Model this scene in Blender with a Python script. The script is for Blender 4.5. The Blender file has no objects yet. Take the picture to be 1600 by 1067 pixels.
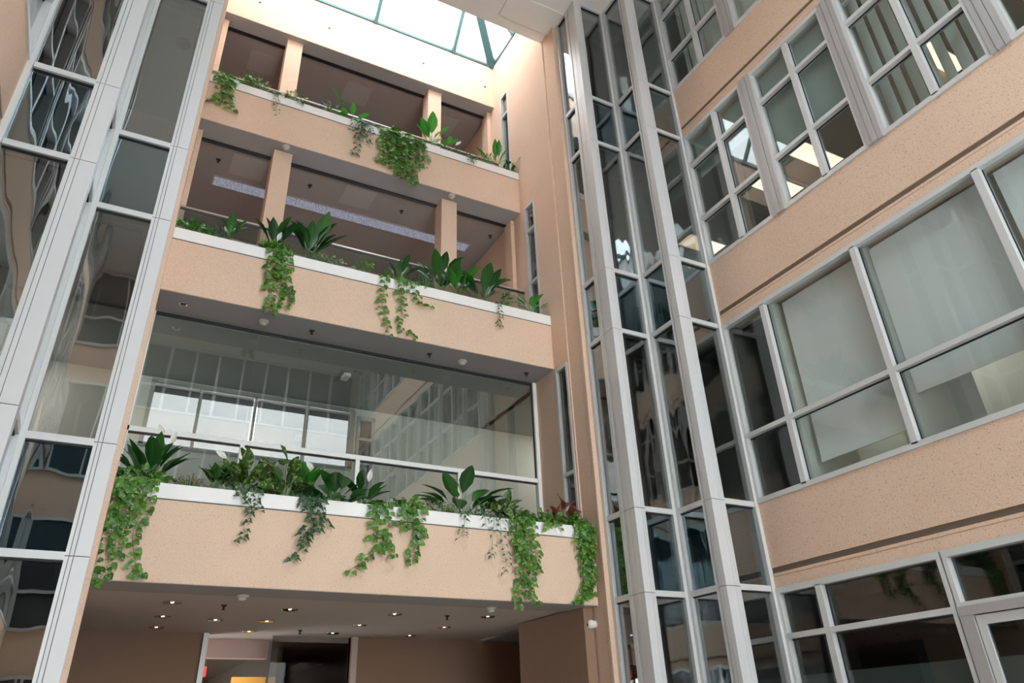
import bpy, math, random
from mathutils import Vector, Matrix
random.seed(7)
SC = bpy.context.scene
COL = SC.collection
PI = math.pi

# ------------------------------------------------------------------ camera
# heights are written relative to the lens (1.6 m above the floor); everything is lifted by EYE at the end
EYE = 1.6
cam_d = bpy.data.cameras.new('camera')
cam_d.sensor_width = 36.0
cam_d.lens = 25.95
cam_d.shift_x = 0.0111
cam_d.shift_y = -0.03275
cam_d.clip_start = 0.05
cam_d.clip_end = 500
cam = bpy.data.objects.new('camera', cam_d)
COL.objects.link(cam)
RW = [[0.8866, -0.46157, -0.0299], [0.20935, 0.45809, -0.8639], [0.41245, 0.75968, 0.50277]]
_r, _d, _f = [Vector(v).normalized() for v in RW]
cam.matrix_world = Matrix(((_r.x, -_d.x, -_f.x, 0), (_r.y, -_d.y, -_f.y, 0), (_r.z, -_d.z, -_f.z, 0), (0, 0, 0, 1)))
SC.camera = cam

# ------------------------------------------------------------------ exposure and sampling behaviour
vs = SC.view_settings
SC.display_settings.display_device = 'sRGB'
vs.view_transform = 'Standard'
vs.look = 'None'
vs.gamma = 1.0
vs.use_curve_mapping = False
vs.exposure = 0.30
cy = SC.cycles
cy.max_bounces = 9
cy.diffuse_bounces = 5
cy.glossy_bounces = 4
cy.transmission_bounces = 4
cy.transparent_max_bounces = 24
cy.use_denoising = True
cy.sample_clamp_indirect = 6.0
cy.caustics_reflective = False
cy.caustics_refractive = False
cy.blur_glossy = 0.5

# ------------------------------------------------------------------ sky: thin bright cloud over pale blue
W = bpy.data.worlds.new('sky')
SC.world = W
W.use_nodes = True
nt = W.node_tree
nt.nodes.clear()
n_out = nt.nodes.new('ShaderNodeOutputWorld')
n_bg = nt.nodes.new('ShaderNodeBackground')
n_tc = nt.nodes.new('ShaderNodeTexCoord')
n_no = nt.nodes.new('ShaderNodeTexNoise')
n_no.inputs['Scale'].default_value = 5.0
n_no.inputs['Detail'].default_value = 5.0
n_cr = nt.nodes.new('ShaderNodeValToRGB')
n_cr.color_ramp.elements[0].position = 0.35
n_cr.color_ramp.elements[0].color = (0.72, 0.77, 0.84, 1)
n_cr.color_ramp.elements[1].position = 0.58
n_cr.color_ramp.elements[1].color = (1.0, 0.985, 0.985, 1)
nt.links.new(n_tc.outputs['Generated'], n_no.inputs['Vector'])
nt.links.new(n_no.outputs['Fac'], n_cr.inputs['Fac'])
nt.links.new(n_cr.outputs['Color'], n_bg.inputs['Color'])
SKY_STRENGTH = 9.0
n_bg.inputs['Strength'].default_value = SKY_STRENGTH
nt.links.new(n_bg.outputs['Background'], n_out.inputs['Surface'])


def area(name, loc, rot, sx, sy, power, color=(1, 1, 1), portal=False):
    d = bpy.data.lights.new(name, 'AREA')
    d.shape = 'RECTANGLE'
    d.size = sx
    d.size_y = sy
    d.energy = power
    d.color = color
    if portal:
        d.cycles.is_portal = True
    o = bpy.data.objects.new(name, d)
    o.location = loc
    o.rotation_euler = rot
    COL.objects.link(o)
    return o


# daylight portals at the openings (they only guide the sky's own light)
area('daylight_portal', (3.2, 10.64, 14.9), (0, 0, 0), 6.3, 2.2, 1, portal=True)
area('daylight_portal', (3.25, -1.6, 14.9), (0, 0, 0), 6.3, 6.0, 1, portal=True)
area('daylight_portal', (4.15, -7.05, 2.2), (PI / 2, 0, PI), 7.5, 7.6, 1, portal=True)
area('daylight_portal', (1.95, 12.95, 4.5), (-PI / 2, 0, 0), 3.5, 1.9, 1, portal=True)

# ------------------------------------------------------------------ materials
MATS = {}


def new_mat(name):
    m = bpy.data.materials.new(name)
    m.use_nodes = True
    m.node_tree.nodes.clear()
    MATS[name] = m
    return m, m.node_tree


def N(t, kind, **kw):
    n = t.nodes.new(kind)
    for k, v in kw.items():
        if k in n.inputs:
            n.inputs[k].default_value = v
        else:
            setattr(n, k, v)
    return n


def plain(name, col, rough=0.6, metal=0.0, var=0.0, scale=6.0, bump=0.0, bscale=60.0, spec=0.5, emit=None, estr=0.0, subs=0.0):
    m, t = new_mat(name)
    out = N(t, 'ShaderNodeOutputMaterial')
    p = N(t, 'ShaderNodeBsdfPrincipled')
    p.inputs['Base Color'].default_value = (*col, 1)
    p.inputs['Roughness'].default_value = rough
    p.inputs['Metallic'].default_value = metal
    p.inputs['Specular IOR Level'].default_value = spec
    tc = N(t, 'ShaderNodeTexCoord')
    if var > 0:
        no = N(t, 'ShaderNodeTexNoise', Scale=scale, Detail=4.0)
        t.links.new(tc.outputs['Object'], no.inputs['Vector'])
        mx = N(t, 'ShaderNodeMix', data_type='RGBA')
        mx.inputs['A'].default_value = (*[c * (1 - var) for c in col], 1)
        mx.inputs['B'].default_value = (*[min(1, c * (1 + var)) for c in col], 1)
        t.links.new(no.outputs['Fac'], mx.inputs['Factor'])
        t.links.new(mx.outputs['Result'], p.inputs['Base Color'])
    if bump > 0:
        nb = N(t, 'ShaderNodeTexNoise', Scale=bscale, Detail=3.0)
        t.links.new(tc.outputs['Object'], nb.inputs['Vector'])
        b = N(t, 'ShaderNodeBump', Strength=bump, Distance=0.01)
        t.links.new(nb.outputs['Fac'], b.inputs['Height'])
        t.links.new(b.outputs['Normal'], p.inputs['Normal'])
    if emit:
        p.inputs['Emission Color'].default_value = (*emit, 1)
        p.inputs['Emission Strength'].default_value = estr
    t.links.new(p.outputs['BSDF'], out.inputs['Surface'])
    return m


def stucco(name, col, fleck):
    """beige sprayed render with fine dark and pale flecks"""
    m, t = new_mat(name)
    out = N(t, 'ShaderNodeOutputMaterial')
    p = N(t, 'ShaderNodeBsdfPrincipled', Roughness=0.85)
    p.inputs['Specular IOR Level'].default_value = 0.2
    geo = N(t, 'ShaderNodeNewGeometry')
    big = N(t, 'ShaderNodeTexNoise', Scale=1.3, Detail=3.0)
    fine = N(t, 'ShaderNodeTexNoise', Scale=75.0, Detail=3.0)
    fl = N(t, 'ShaderNodeTexNoise', Scale=70.0, Detail=0.5)
    for n in (big, fine, fl):
        t.links.new(geo.outputs['Position'], n.inputs['Vector'])
    m1 = N(t, 'ShaderNodeMix', data_type='RGBA')
    m1.inputs['A'].default_value = (*[c * 0.93 for c in col], 1)
    m1.inputs['B'].default_value = (*[min(1, c * 1.05) for c in col], 1)
    t.links.new(big.outputs['Fac'], m1.inputs['Factor'])
    r2 = N(t, 'ShaderNodeMapRange')
    r2.inputs['From Min'].default_value = 0.3
    r2.inputs['From Max'].default_value = 0.7
    r2.inputs['To Min'].default_value = 0.9
    r2.inputs['To Max'].default_value = 1.06
    t.links.new(fine.outputs['Fac'], r2.inputs['Value'])
    mm = N(t, 'ShaderNodeMix', data_type='RGBA', blend_type='MULTIPLY')
    mm.inputs['Factor'].default_value = 1
    t.links.new(m1.outputs['Result'], mm.inputs['A'])
    t.links.new(r2.outputs['Result'], mm.inputs['B'])
    r3 = N(t, 'ShaderNodeMapRange')
    r3.inputs['From Min'].default_value = 0.66
    r3.inputs['From Max'].default_value = 0.74
    r3.inputs['To Max'].default_value = 0.6
    t.links.new(fl.outputs['Fac'], r3.inputs['Value'])
    m3 = N(t, 'ShaderNodeMix', data_type='RGBA')
    m3.inputs['B'].default_value = (*fleck, 1)
    t.links.new(r3.outputs['Result'], m3.inputs['Factor'])
    t.links.new(mm.outputs['Result'], m3.inputs['A'])
    t.links.new(m3.outputs['Result'], p.inputs['Base Color'])
    b = N(t, 'ShaderNodeBump', Strength=0.35, Distance=0.01)
    t.links.new(fine.outputs['Fac'], b.inputs['Height'])
    t.links.new(b.outputs['Normal'], p.inputs['Normal'])
    t.links.new(p.outputs['BSDF'], out.inputs['Surface'])
    return m


def glass(name, tint, refl, power=4.0, wave=0.0, gloss=(1, 1, 1), rough=0.0, wscale=(2.2, 2.2, 0.4)):
    """architectural glass: tinted see-through layer under a mirror layer that grows with the viewing angle"""
    m, t = new_mat(name)
    out = N(t, 'ShaderNodeOutputMaterial')
    tr = N(t, 'ShaderNodeBsdfTransparent')
    tr.inputs['Color'].default_value = (*[math.sqrt(c) for c in tint], 1)      # two faces per pane
    gl = N(t, 'ShaderNodeBsdfGlossy', Roughness=rough)
    gl.inputs['Color'].default_value = (*gloss, 1)
    lw = N(t, 'ShaderNodeLayerWeight', Blend=0.5)
    pw = N(t, 'ShaderNodeMath', operation='POWER')
    pw.inputs[1].default_value = power
    t.links.new(lw.outputs['Facing'], pw.inputs[0])
    mr = N(t, 'ShaderNodeMapRange')
    mr.inputs['To Min'].default_value = refl
    mr.inputs['To Max'].default_value = 1.0
    t.links.new(pw.outputs['Value'], mr.inputs['Value'])
    mx = N(t, 'ShaderNodeMixShader')
    t.links.new(mr.outputs['Result'], mx.inputs['Fac'])
    t.links.new(tr.outputs['BSDF'], mx.inputs[1])
    t.links.new(gl.outputs['BSDF'], mx.inputs[2])
    if wave > 0:
        geo = N(t, 'ShaderNodeNewGeometry')
        mp = N(t, 'ShaderNodeMapping')
        mp.inputs['Scale'].default_value = wscale
        no = N(t, 'ShaderNodeTexNoise', Scale=1.5, Detail=1.0)
        t.links.new(geo.outputs['Position'], mp.inputs['Vector'])
        t.links.new(mp.outputs['Vector'], no.inputs['Vector'])
        b = N(t, 'ShaderNodeBump', Strength=wave, Distance=0.05)
        t.links.new(no.outputs['Fac'], b.inputs['Height'])
        t.links.new(b.outputs['Normal'], gl.inputs['Normal'])
    t.links.new(mx.outputs['Shader'], out.inputs['Surface'])
    return m


def leafmat(name, c1, c2, edge=None, amount=0.0, rib=(0.25, 0.4, 0.12), gloss=0.35, nscale=42.0):
    """leaf green; the attribute 'leaf' holds a per-leaf random (r), distance from the midrib (g), position along (b)"""
    m, t = new_mat(name)
    out = N(t, 'ShaderNodeOutputMaterial')
    p = N(t, 'ShaderNodeBsdfPrincipled', Roughness=gloss)
    at = N(t, 'ShaderNodeAttribute', attribute_name='leaf')
    sp = N(t, 'ShaderNodeSeparateColor')
    t.links.new(at.outputs['Color'], sp.inputs['Color'])
    m1 = N(t, 'ShaderNodeMix', data_type='RGBA')
    m1.inputs['A'].default_value = (*c1, 1)
    m1.inputs['B'].default_value = (*c2, 1)
    t.links.new(sp.outputs['Red'], m1.inputs['Factor'])
    last = m1.outputs['Result']
    if edge:
        geo = N(t, 'ShaderNodeNewGeometry')
        no = N(t, 'ShaderNodeTexNoise', Scale=nscale, Detail=1.5)
        t.links.new(geo.outputs['Position'], no.inputs['Vector'])
        r = N(t, 'ShaderNodeMapRange')
        r.inputs['From Min'].default_value = 0.62 - amount
        r.inputs['From Max'].default_value = 0.68 - amount
        t.links.new(no.outputs['Fac'], r.inputs['Value'])
        m2 = N(t, 'ShaderNodeMix', data_type='RGBA')
        m2.inputs['B'].default_value = (*edge, 1)
        t.links.new(r.outputs['Result'], m2.inputs['Factor'])
        t.links.new(last, m2.inputs['A'])
        last = m2.outputs['Result']
    r4 = N(t, 'ShaderNodeMapRange')
    r4.inputs['From Min'].default_value = 0.0
    r4.inputs['From Max'].default_value = 0.14
    r4.inputs['To Min'].default_value = 0.45
    r4.inputs['To Max'].default_value = 0.0
    t.links.new(sp.outputs['Green'], r4.inputs['Value'])
    m4 = N(t, 'ShaderNodeMix', data_type='RGBA')
    m4.inputs['B'].default_value = (*rib, 1)
    t.links.new(r4.outputs['Result'], m4.inputs['Factor'])
    t.links.new(last, m4.inputs['A'])
    t.links.new(m4.outputs['Result'], p.inputs['Base Color'])
    tl = N(t, 'ShaderNodeBsdfTranslucent')
    t.links.new(m4.outputs['Result'], tl.inputs['Color'])
    mx = N(t, 'ShaderNodeMixShader', Fac=0.3)
    t.links.new(p.outputs['BSDF'], mx.inputs[1])
    t.links.new(tl.outputs['BSDF'], mx.inputs[2])
    t.links.new(mx.outputs['Shader'], out.inputs['Surface'])
    return m


def cloth(name, col, trans, stripes=0.0, rough=0.9):
    m, t = new_mat(name)
    out = N(t, 'ShaderNodeOutputMaterial')
    d = N(t, 'ShaderNodeBsdfDiffuse')
    d.inputs['Color'].default_value = (*col, 1)
    tl = N(t, 'ShaderNodeBsdfTranslucent')
    tl.inputs['Color'].default_value = (*col, 1)
    mx = N(t, 'ShaderNodeMixShader', Fac=trans)
    t.links.new(d.outputs['BSDF'], mx.inputs[1])
    t.links.new(tl.outputs['BSDF'], mx.inputs[2])
    t.links.new(mx.outputs['Shader'], out.inputs['Surface'])
    return m


M_ST = stucco('beige_stucco', (0.82, 0.592, 0.452), (0.34, 0.22, 0.14))
M_STD = plain('brown_shaded_wall', (0.30, 0.185, 0.125), 0.9, var=0.06, scale=3)  # stucco in shadow: the shade is put into a darker brown
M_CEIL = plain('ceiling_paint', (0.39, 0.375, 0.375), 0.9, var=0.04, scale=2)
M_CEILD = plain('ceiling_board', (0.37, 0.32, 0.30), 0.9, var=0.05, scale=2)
M_PANEL = plain('access_panel_paint', (0.43, 0.39, 0.375), 0.9)
M_SOFFW = plain('white_soffit_paint', (0.86, 0.82, 0.78), 0.9, var=0.03, scale=1.2)
M_LEDGE = plain('white_ledge_paint', (0.92, 0.89, 0.88), 0.45, var=0.05, scale=4)
M_AL = plain('silver_aluminium', (0.68, 0.68, 0.68), 0.42, metal=0.15, var=0.03, scale=8)
M_ALC = plain('pale_column_panel', (0.69, 0.68, 0.69), 0.45, metal=0.1, var=0.03, scale=5)
M_ALG = plain('grey_mullion_panel', (0.47, 0.455, 0.45), 0.45, metal=0.25, var=0.04, scale=12)
M_GASK = plain('black_gasket', (0.015, 0.015, 0.018), 0.6)
M_GAP = plain('shadow_gap_core', (0.12, 0.12, 0.12), 0.8)
M_GRILLE = plain('brown_grille', (0.24, 0.165, 0.115), 0.7)
M_TEAL = plain('teal_steel', (0.055, 0.14, 0.15), 0.45, metal=0.2)
M_SPAN = plain('dark_spandrel_panel', (0.018, 0.035, 0.045), 0.5)
M_STEEL = plain('brushed_steel', (0.78, 0.73, 0.71), 0.35, metal=0.35)
M_WHITE = plain('white_plastic', (0.88, 0.88, 0.86), 0.4)
M_DARK = plain('dark_bronze', (0.05, 0.04, 0.035), 0.4, metal=0.4)
M_CHROME = plain('downlight_chrome', (0.7, 0.66, 0.6), 0.15, metal=1.0)
M_LAMP = plain('downlight_lamp', (1, 0.9, 0.7), 0.5, emit=(1, 0.8, 0.55), estr=3.0)
M_WARM = plain('warm_light_lens', (1, 0.9, 0.7), 0.5, emit=(1, 0.80, 0.52), estr=1.35)
M_FLOOR = plain('stone_floor', (0.58, 0.52, 0.46), 0.35, var=0.12, scale=2.5)
M_CARPET = plain('grey_carpet', (0.12, 0.12, 0.12), 0.95, var=0.2, scale=20)
M_ROOM = plain('pale_room_wall', (0.60, 0.60, 0.55), 0.85, var=0.03)
M_ROOMG = plain('grey_room_ceiling', (0.36, 0.36, 0.34), 0.9, var=0.03)
M_TANC = plain('tan_room_ceiling', (0.42, 0.34, 0.26), 0.9, var=0.04)
M_CORR = plain('corridor_ceiling', (0.30, 0.30, 0.30), 0.9, var=0.03)
M_DARKW = plain('dark_wood_wall', (0.075, 0.045, 0.03), 0.45, var=0.35, scale=4)
M_SOIL = plain('potting_soil', (0.05, 0.035, 0.025), 0.95, var=0.4, scale=30, bump=0.6)
M_STEM = plain('green_stem', (0.10, 0.22, 0.05), 0.5)
M_STEMB = plain('brown_vine_stem', (0.14, 0.09, 0.05), 0.7)
M_DARKC = plain('room_shade_wall', (0.06, 0.055, 0.05), 0.8, var=0.1)  # gloom of unlit rooms put into a near-black colour
M_DET = plain('cream_detector_plastic', (0.62, 0.57, 0.52), 0.5)
M_YEL = plain('yellow_lit_wall', (0.75, 0.5, 0.16), 0.7)
M_PINK = plain('pinkish_bulkhead', (0.60, 0.44, 0.40), 0.6)
M_RED = plain('exit_sign_red', (0.8, 0.05, 0.04), 0.4, emit=(1, 0.1, 0.08), estr=0.15)
M_BLUE = plain('blue_bottle_plastic', (0.06, 0.20, 0.40), 0.25)
M_BLACK = plain('black_plastic', (0.02, 0.02, 0.022), 0.45)
M_SPATHE = plain('white_flower', (0.80, 0.78, 0.74), 0.5)
M_SPADIX = plain('cream_spadix', (0.75, 0.68, 0.42), 0.7)

G_VIS = glass('tower_vision_glass', (0.48, 0.48, 0.46), 0.26, 3.5, wave=0.11, gloss=(0.85, 0.9, 0.92))
G_SPN = glass('tower_spandrel_glass', (0.30, 0.42, 0.46), 0.26, 3.5, wave=0.11, gloss=(0.8, 0.92, 0.97))
G_WIN = glass('window_glass', (0.88, 0.95, 0.94), 0.035, 4.0, gloss=(0.95, 1, 1))
G_WIND = glass('dark_window_glass', (0.42, 0.46, 0.45), 0.045, 4.0)
G_BIG = glass('clear_wall_glass', (0.80, 0.86, 0.83), 0.10, 4.0, wave=0.01)
G_RAIL = glass('railing_glass', (0.68, 0.78, 0.76), 0.02, 4.5)
G_SLOT = glass('pyramid_skylight_glass', (0.58, 0.62, 0.63), 0.06, 4.0)
G_OUT = glass('tinted_outer_glass', (0.10, 0.103, 0.105), 0.10, 4.0)
G_SKY = glass('added_skylight_glass', (0.86, 0.95, 0.97), 0.06, 4.0)
G_FROST = plain('frosted_film', (0.30, 0.37, 0.37), 0.6)
C_BLIND = cloth('roller_blind_fabric', (0.93, 0.92, 0.93), 0.12)
C_VERT = cloth('vertical_blind_fabric', (0.80, 0.84, 0.80), 0.2)
C_BLIND3 = cloth('green_grey_roller_fabric', (0.42, 0.50, 0.47), 0.3)

# textured luminous lens of the long ceiling light
m, t = new_mat('sparkling_lens')
out = N(t, 'ShaderNodeOutputMaterial')
em = N(t, 'ShaderNodeEmission', Strength=0.42)
geo = N(t, 'ShaderNodeNewGeometry')
mp = N(t, 'ShaderNodeMapping')
mp.inputs['Scale'].default_value = (1, 1, 1)
vo = N(t, 'ShaderNodeTexVoronoi', Scale=55.0)
no = N(t, 'ShaderNodeTexNoise', Scale=3.0)
t.links.new(geo.outputs['Position'], vo.inputs['Vector'])
t.links.new(geo.outputs['Position'], no.inputs['Vector'])
cr = N(t, 'ShaderNodeValToRGB')
cr.color_ramp.elements[0].color = (0.85, 0.85, 1.0, 1)
cr.color_ramp.elements[1].color = (0.30, 0.29, 0.38, 1)
cr.color_ramp.elements[0].position = 0.05
cr.color_ramp.elements[1].position = 0.75
t.links.new(vo.outputs['Distance'], cr.inputs['Fac'])
t.links.new(cr.outputs['Color'], em.inputs['Color'])
t.links.new(em.outputs['Emission'], out.inputs['Surface'])
M_SPARK = m

L_POTHOS = leafmat('pothos_leaf', (0.03, 0.13, 0.012), (0.12, 0.30, 0.03), (0.48, 0.60, 0.26), 0.015)
L_POTHD = leafmat('pothos_leaf_upper', (0.05, 0.16, 0.015), (0.16, 0.33, 0.04), (0.38, 0.5, 0.18), 0.0)
L_IVY = leafmat('dark_ivy_leaf', (0.012, 0.055, 0.02), (0.04, 0.12, 0.04), (0.20, 0.30, 0.16), -0.03, gloss=0.4)
L_IVYG = leafmat('grey_green_ivy_leaf', (0.03, 0.08, 0.045), (0.09, 0.16, 0.10), (0.36, 0.42, 0.30), 0.02, gloss=0.5)
L_LILY = leafmat('peace_lily_leaf', (0.012, 0.07, 0.015), (0.045, 0.17, 0.03), rib=(0.09, 0.22, 0.06), gloss=0.28)
L_LILYB = leafmat('bright_lily_leaf', (0.03, 0.20, 0.02), (0.07, 0.32, 0.04), rib=(0.2, 0.42, 0.1), gloss=0.3)
L_DIEF = leafmat('dieffenbachia_leaf', (0.03, 0.10, 0.015), (0.09, 0.19, 0.035), (0.36, 0.43, 0.15), 0.06, rib=(0.16, 0.26, 0.07), nscale=24.0)
L_DRY = leafmat('pinkish_grey_leaf', (0.20, 0.17, 0.11), (0.34, 0.27, 0.19), (0.42, 0.5, 0.32), 0.05, rib=(0.3, 0.25, 0.2), gloss=0.6)
L_CROT = leafmat('reddish_leaf', (0.14, 0.035, 0.02), (0.30, 0.09, 0.05), rib=(0.3, 0.15, 0.08), gloss=0.35)
L_VAR = leafmat('speckled_small_leaf', (0.10, 0.17, 0.06), (0.24, 0.33, 0.13), (0.6, 0.62, 0.42), 0.09, gloss=0.5)


# ------------------------------------------------------------------ mesh builder
class MB:
    def __init__(self):
        self.v = []
        self.f = []
        self.c = []
        self.col = False

    def quad(self, a, b, c, d):
        n = len(self.v)
        self.v += [tuple(a), tuple(b), tuple(c), tuple(d)]
        self.f.append((n, n + 1, n + 2, n + 3))

    def box(self, x0, x1, y0, y1, z0, z1):
        if x1 < x0: x0, x1 = x1, x0
        if y1 < y0: y0, y1 = y1, y0
        if z1 < z0: z0, z1 = z1, z0
        n = len(self.v)
        self.v += [(x0, y0, z0), (x1, y0, z0), (x1, y1, z0), (x0, y1, z0), (x0, y0, z1), (x1, y0, z1), (x1, y1, z1), (x0, y1, z1)]
        self.f += [(n, n + 3, n + 2, n + 1), (n + 4, n + 5, n + 6, n + 7), (n, n + 1, n + 5, n + 4), (n + 1, n + 2, n + 6, n + 5),
                   (n + 2, n + 3, n + 7, n + 6), (n + 3, n, n + 4, n + 7)]
        return self

    def prism(self, poly, axis, a, b):
        """extrude a closed 2-D outline along an axis: 'x' takes (y,z), 'y' takes (x,z), 'z' takes (x,y)"""
        n = len(self.v)
        k = len(poly)
        mk = {'x': lambda p, s: (s, p[0], p[1]), 'y': lambda p, s: (p[0], s, p[1]), 'z': lambda p, s: (p[0], p[1], s)}[axis]
        self.v += [mk(p, a) for p in poly] + [mk(p, b) for p in poly]
        self.f.append(tuple(range(n, n + k)))
        self.f.append(tuple(range(n + 2 * k - 1, n + k - 1, -1)))
        for i in range(k):
            j = (i + 1) % k
            self.f.append((n + i, n + k + i, n + k + j, n + j))
        return self

    def tube(self, pts, r, n=6, r1=None):
        pts = [Vector(p) for p in pts]
        base = len(self.v)
        m_ = len(pts)
        for i, p in enumerate(pts):
            d = (pts[min(i + 1, m_ - 1)] - pts[max(i - 1, 0)])
            if d.length < 1e-9: d = Vector((0, 0, 1))
            d.normalize()
            u = d.cross(Vector((0, 0, 1)))
            if u.length < 1e-3: u = d.cross(Vector((1, 0, 0)))
            u.normalize()
            w = d.cross(u)
            rr = r if r1 is None else r + (r1 - r) * i / (m_ - 1)
            for k in range(n):
                a = 2 * PI * k / n
                q = p + u * (rr * math.cos(a)) + w * (rr * math.sin(a))
                self.v.append(tuple(q))
        for i in range(m_ - 1):
            for k in range(n):
                k2 = (k + 1) % n
                self.f.append((base + i * n + k, base + i * n + k2, base + (i + 1) * n + k2, base + (i + 1) * n + k))
        self.f.append(tuple(base + k for k in range(n))[::-1])
        self.f.append(tuple(base + (m_ - 1) * n + k for k in range(n)))
        return self

    def lathe(self, c, prof, n=20, axis='z'):
        """prof: (radius, height) pairs around c"""
        base = len(self.v)
        for (r, h) in prof:
            for k in range(n):
                a = 2 * PI * k / n
                q = (r * math.cos(a), r * math.sin(a), h)
                if axis == 'y': q = (q[0], h, q[1])
                if axis == 'x': q = (h, q[0], q[1])
                self.v.append((c[0] + q[0], c[1] + q[1], c[2] + q[2]))
        for i in range(len(prof) - 1):
            for k in range(n):
                k2 = (k + 1) % n
                self.f.append((base + i * n + k, base + i * n + k2, base + (i + 1) * n + k2, base + (i + 1) * n + k))
        self.f.append(tuple(base + k for k in range(n))[::-1])
        self.f.append(tuple(base + (len(prof) - 1) * n + k for k in range(n)))
        return self

    def leaf(self, p, d, nrm, L, Wd, kind='heart', droop=0.3, fold=0.25, curl=0.0):
        """one leaf: midrib from p along d, bending away from nrm; shape from a width profile"""
        d = Vector(d).normalized()
        nrm = Vector(nrm)
        s = d.cross(nrm)
        if s.length < 1e-3:
            s = d.cross(Vector((0.3, 0.9, 0.2)))
        s.normalize()
        nrm = s.cross(d).normalized()
        prof = {'heart': [(0, .15), (.06, .62), (.25, .98), (.5, .84), (.78, .42), (1, 0)],
                'lance': [(0, .06), (.12, .45), (.35, .95), (.6, .92), (.85, .45), (1, 0)],
                'oval': [(0, .1), (.12, .6), (.4, 1), (.7, .82), (.9, .38), (1, 0)],
                'ivy': [(0, .1), (.1, .75), (.3, .8), (.42, .45), (.75, .28), (1, 0)],
                'slim': [(0, .1), (.3, .9), (.7, .7), (1, 0)]}[kind]
        rnd = random.random()
        base = len(self.v)
        pos = Vector(p)
        prev = 0.0
        dd = d.copy()
        for i, (t_, w) in enumerate(prof):
            step = (t_ - prev) * L
            prev = t_
            pos = pos + dd * step
            dd = (dd - nrm * (droop * (step / L))).normalized()
            up = s.cross(dd).normalized()
            hw = w * Wd * 0.5
            off = up * (hw * fold)
            wob = up * (curl * hw * math.sin(t_ * 9 + rnd * 6))
            for q in (pos - s * hw + off + wob, pos, pos + s * hw + off - wob):
                q.x = min(max(q.x, XL + .006), XR - .006)
                self.v.append(tuple(q))
            self.c += [(base, (rnd, 1, t_)), (base, (rnd, 0, t_)), (base, (rnd, 1, t_))]
        k = len(prof)
        for i in range(k - 1):
            a = base + 3 * i
            if i == k - 2:
                self.f += [(a, a + 1, a + 4), (a + 1, a + 2, a + 4)]
            else:
                self.f += [(a, a + 1, a + 4, a + 3), (a + 1, a + 2, a + 5, a + 4)]
        self.col = True
        return self

    def build(self, name, mat, parent=None, smooth=False, bevel=0.0, loc=None):
        me = bpy.data.meshes.new(name)
        if parent is not None and loc is None:
            org = Vector(parent['_org'])
        elif loc is not None:
            org = Vector(loc)
        else:
            xs = [q[0] for q in self.v]; ys = [q[1] for q in self.v]; zs = [q[2] for q in self.v]
            org = Vector(((min(xs) + max(xs)) / 2, (min(ys) + max(ys)) / 2, min(zs)))
        me.from_pydata([(q[0] - org.x, q[1] - org.y, q[2] - org.z) for q in self.v], [], self.f)
        if self.col:
            at = me.color_attributes.new('leaf', 'FLOAT_COLOR', 'POINT')
            for i, (_, c) in enumerate(self.c):
                at.data[i].color = (c[0], c[1], c[2], 1)
        if smooth:
            for pl in me.polygons:
                pl.use_smooth = True
        me.materials.append(mat)
        me.update()
        o = bpy.data.objects.new(name, me)
        COL.objects.link(o)
        if parent is not None:
            o.parent = parent
            if loc is not None:
                po = Vector(parent['_org'])
                o.location = org - po
            o['_org'] = tuple(org)
        else:
            o.location = org
            o['_org'] = tuple(org)
        if bevel > 0:
            b = o.modifiers.new('bevel', 'BEVEL')
            b.width = bevel
            b.segments = 2
            b.limit_method = 'ANGLE'
        return o


def bx(*a):
    return MB().box(*a)


def empty(name, loc, kind=None, label=None, cat=None, group=None):
    o = bpy.data.objects.new(name, None)
    o.location = loc
    o.empty_display_size = 0.2
    COL.objects.link(o)
    o['_org'] = tuple(loc)
    return tag(o, label, cat, group, kind)


def tag(o, label=None, cat=None, group=None, kind=None):
    if label: o['label'] = label
    if cat: o['category'] = cat
    if group: o['group'] = group
    if kind: o['kind'] = kind
    return o


def struct(name, mb, mat, **kw):
    return tag(mb.build(name, mat, **kw), kind='structure')


WIN = [0]
TRM = [0]
DOR = [0]


def nextn(kind):
    c = {'window': WIN, 'trim': TRM, 'door': DOR}[kind]
    c[0] += 1
    return '%s_%d' % (kind, c[0])


def holes(mb, axis, fixed0, fixed1, u0, u1, z0, z1, hs):
    """solid wall slab with rectangular holes; axis 'x' = wall lies in an X plane (u is Y), axis 'y' = in a Y plane (u is X)"""
    us = sorted(set([u0, u1] + [h[0] for h in hs] + [h[1] for h in hs]))
    zs = sorted(set([z0, z1] + [h[2] for h in hs] + [h[3] for h in hs]))
    for i in range(len(us) - 1):
        run = None
        for j in range(len(zs) - 1):
            cu = (us[i] + us[i + 1]) / 2
            cz = (zs[j] + zs[j + 1]) / 2
            inside = any(h[0] < cu < h[1] and h[2] < cz < h[3] for h in hs)
            if not inside:
                if run is None: run = [zs[j], zs[j + 1]]
                else: run[1] = zs[j + 1]
            if inside or j == len(zs) - 2:
                if run:
                    if axis == 'x': mb.box(fixed0, fixed1, us[i], us[i + 1], run[0], run[1])
                    else: mb.box(us[i], us[i + 1], fixed0, fixed1, run[0], run[1])
                    run = None
    return mb


# ------------------------------------------------------------------ levels
FLOOR_Z = -EYE
HEADS = [1.60, 5.57, 9.58]          # window heads / undersides of the bands
SILLS = [2.72, 6.72, 10.75]         # window sills / tops of the bands
TOP = 13.5                          # underside of the roof
XL, XR = -0.02, 6.40                # side walls of the balcony bay
STEP = 0.75
YP = 9.0                            # front of the balcony bay's side piers
RX, LX = 8.05, -1.87                # faces of the long side walls
REAR = -7.0

# ================================================================== SETTING
struct('floor', bx(-6.0, 14.0, REAR - 0.3, 14.8, FLOOR_Z - 0.3, FLOOR_Z), M_FLOOR)

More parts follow.
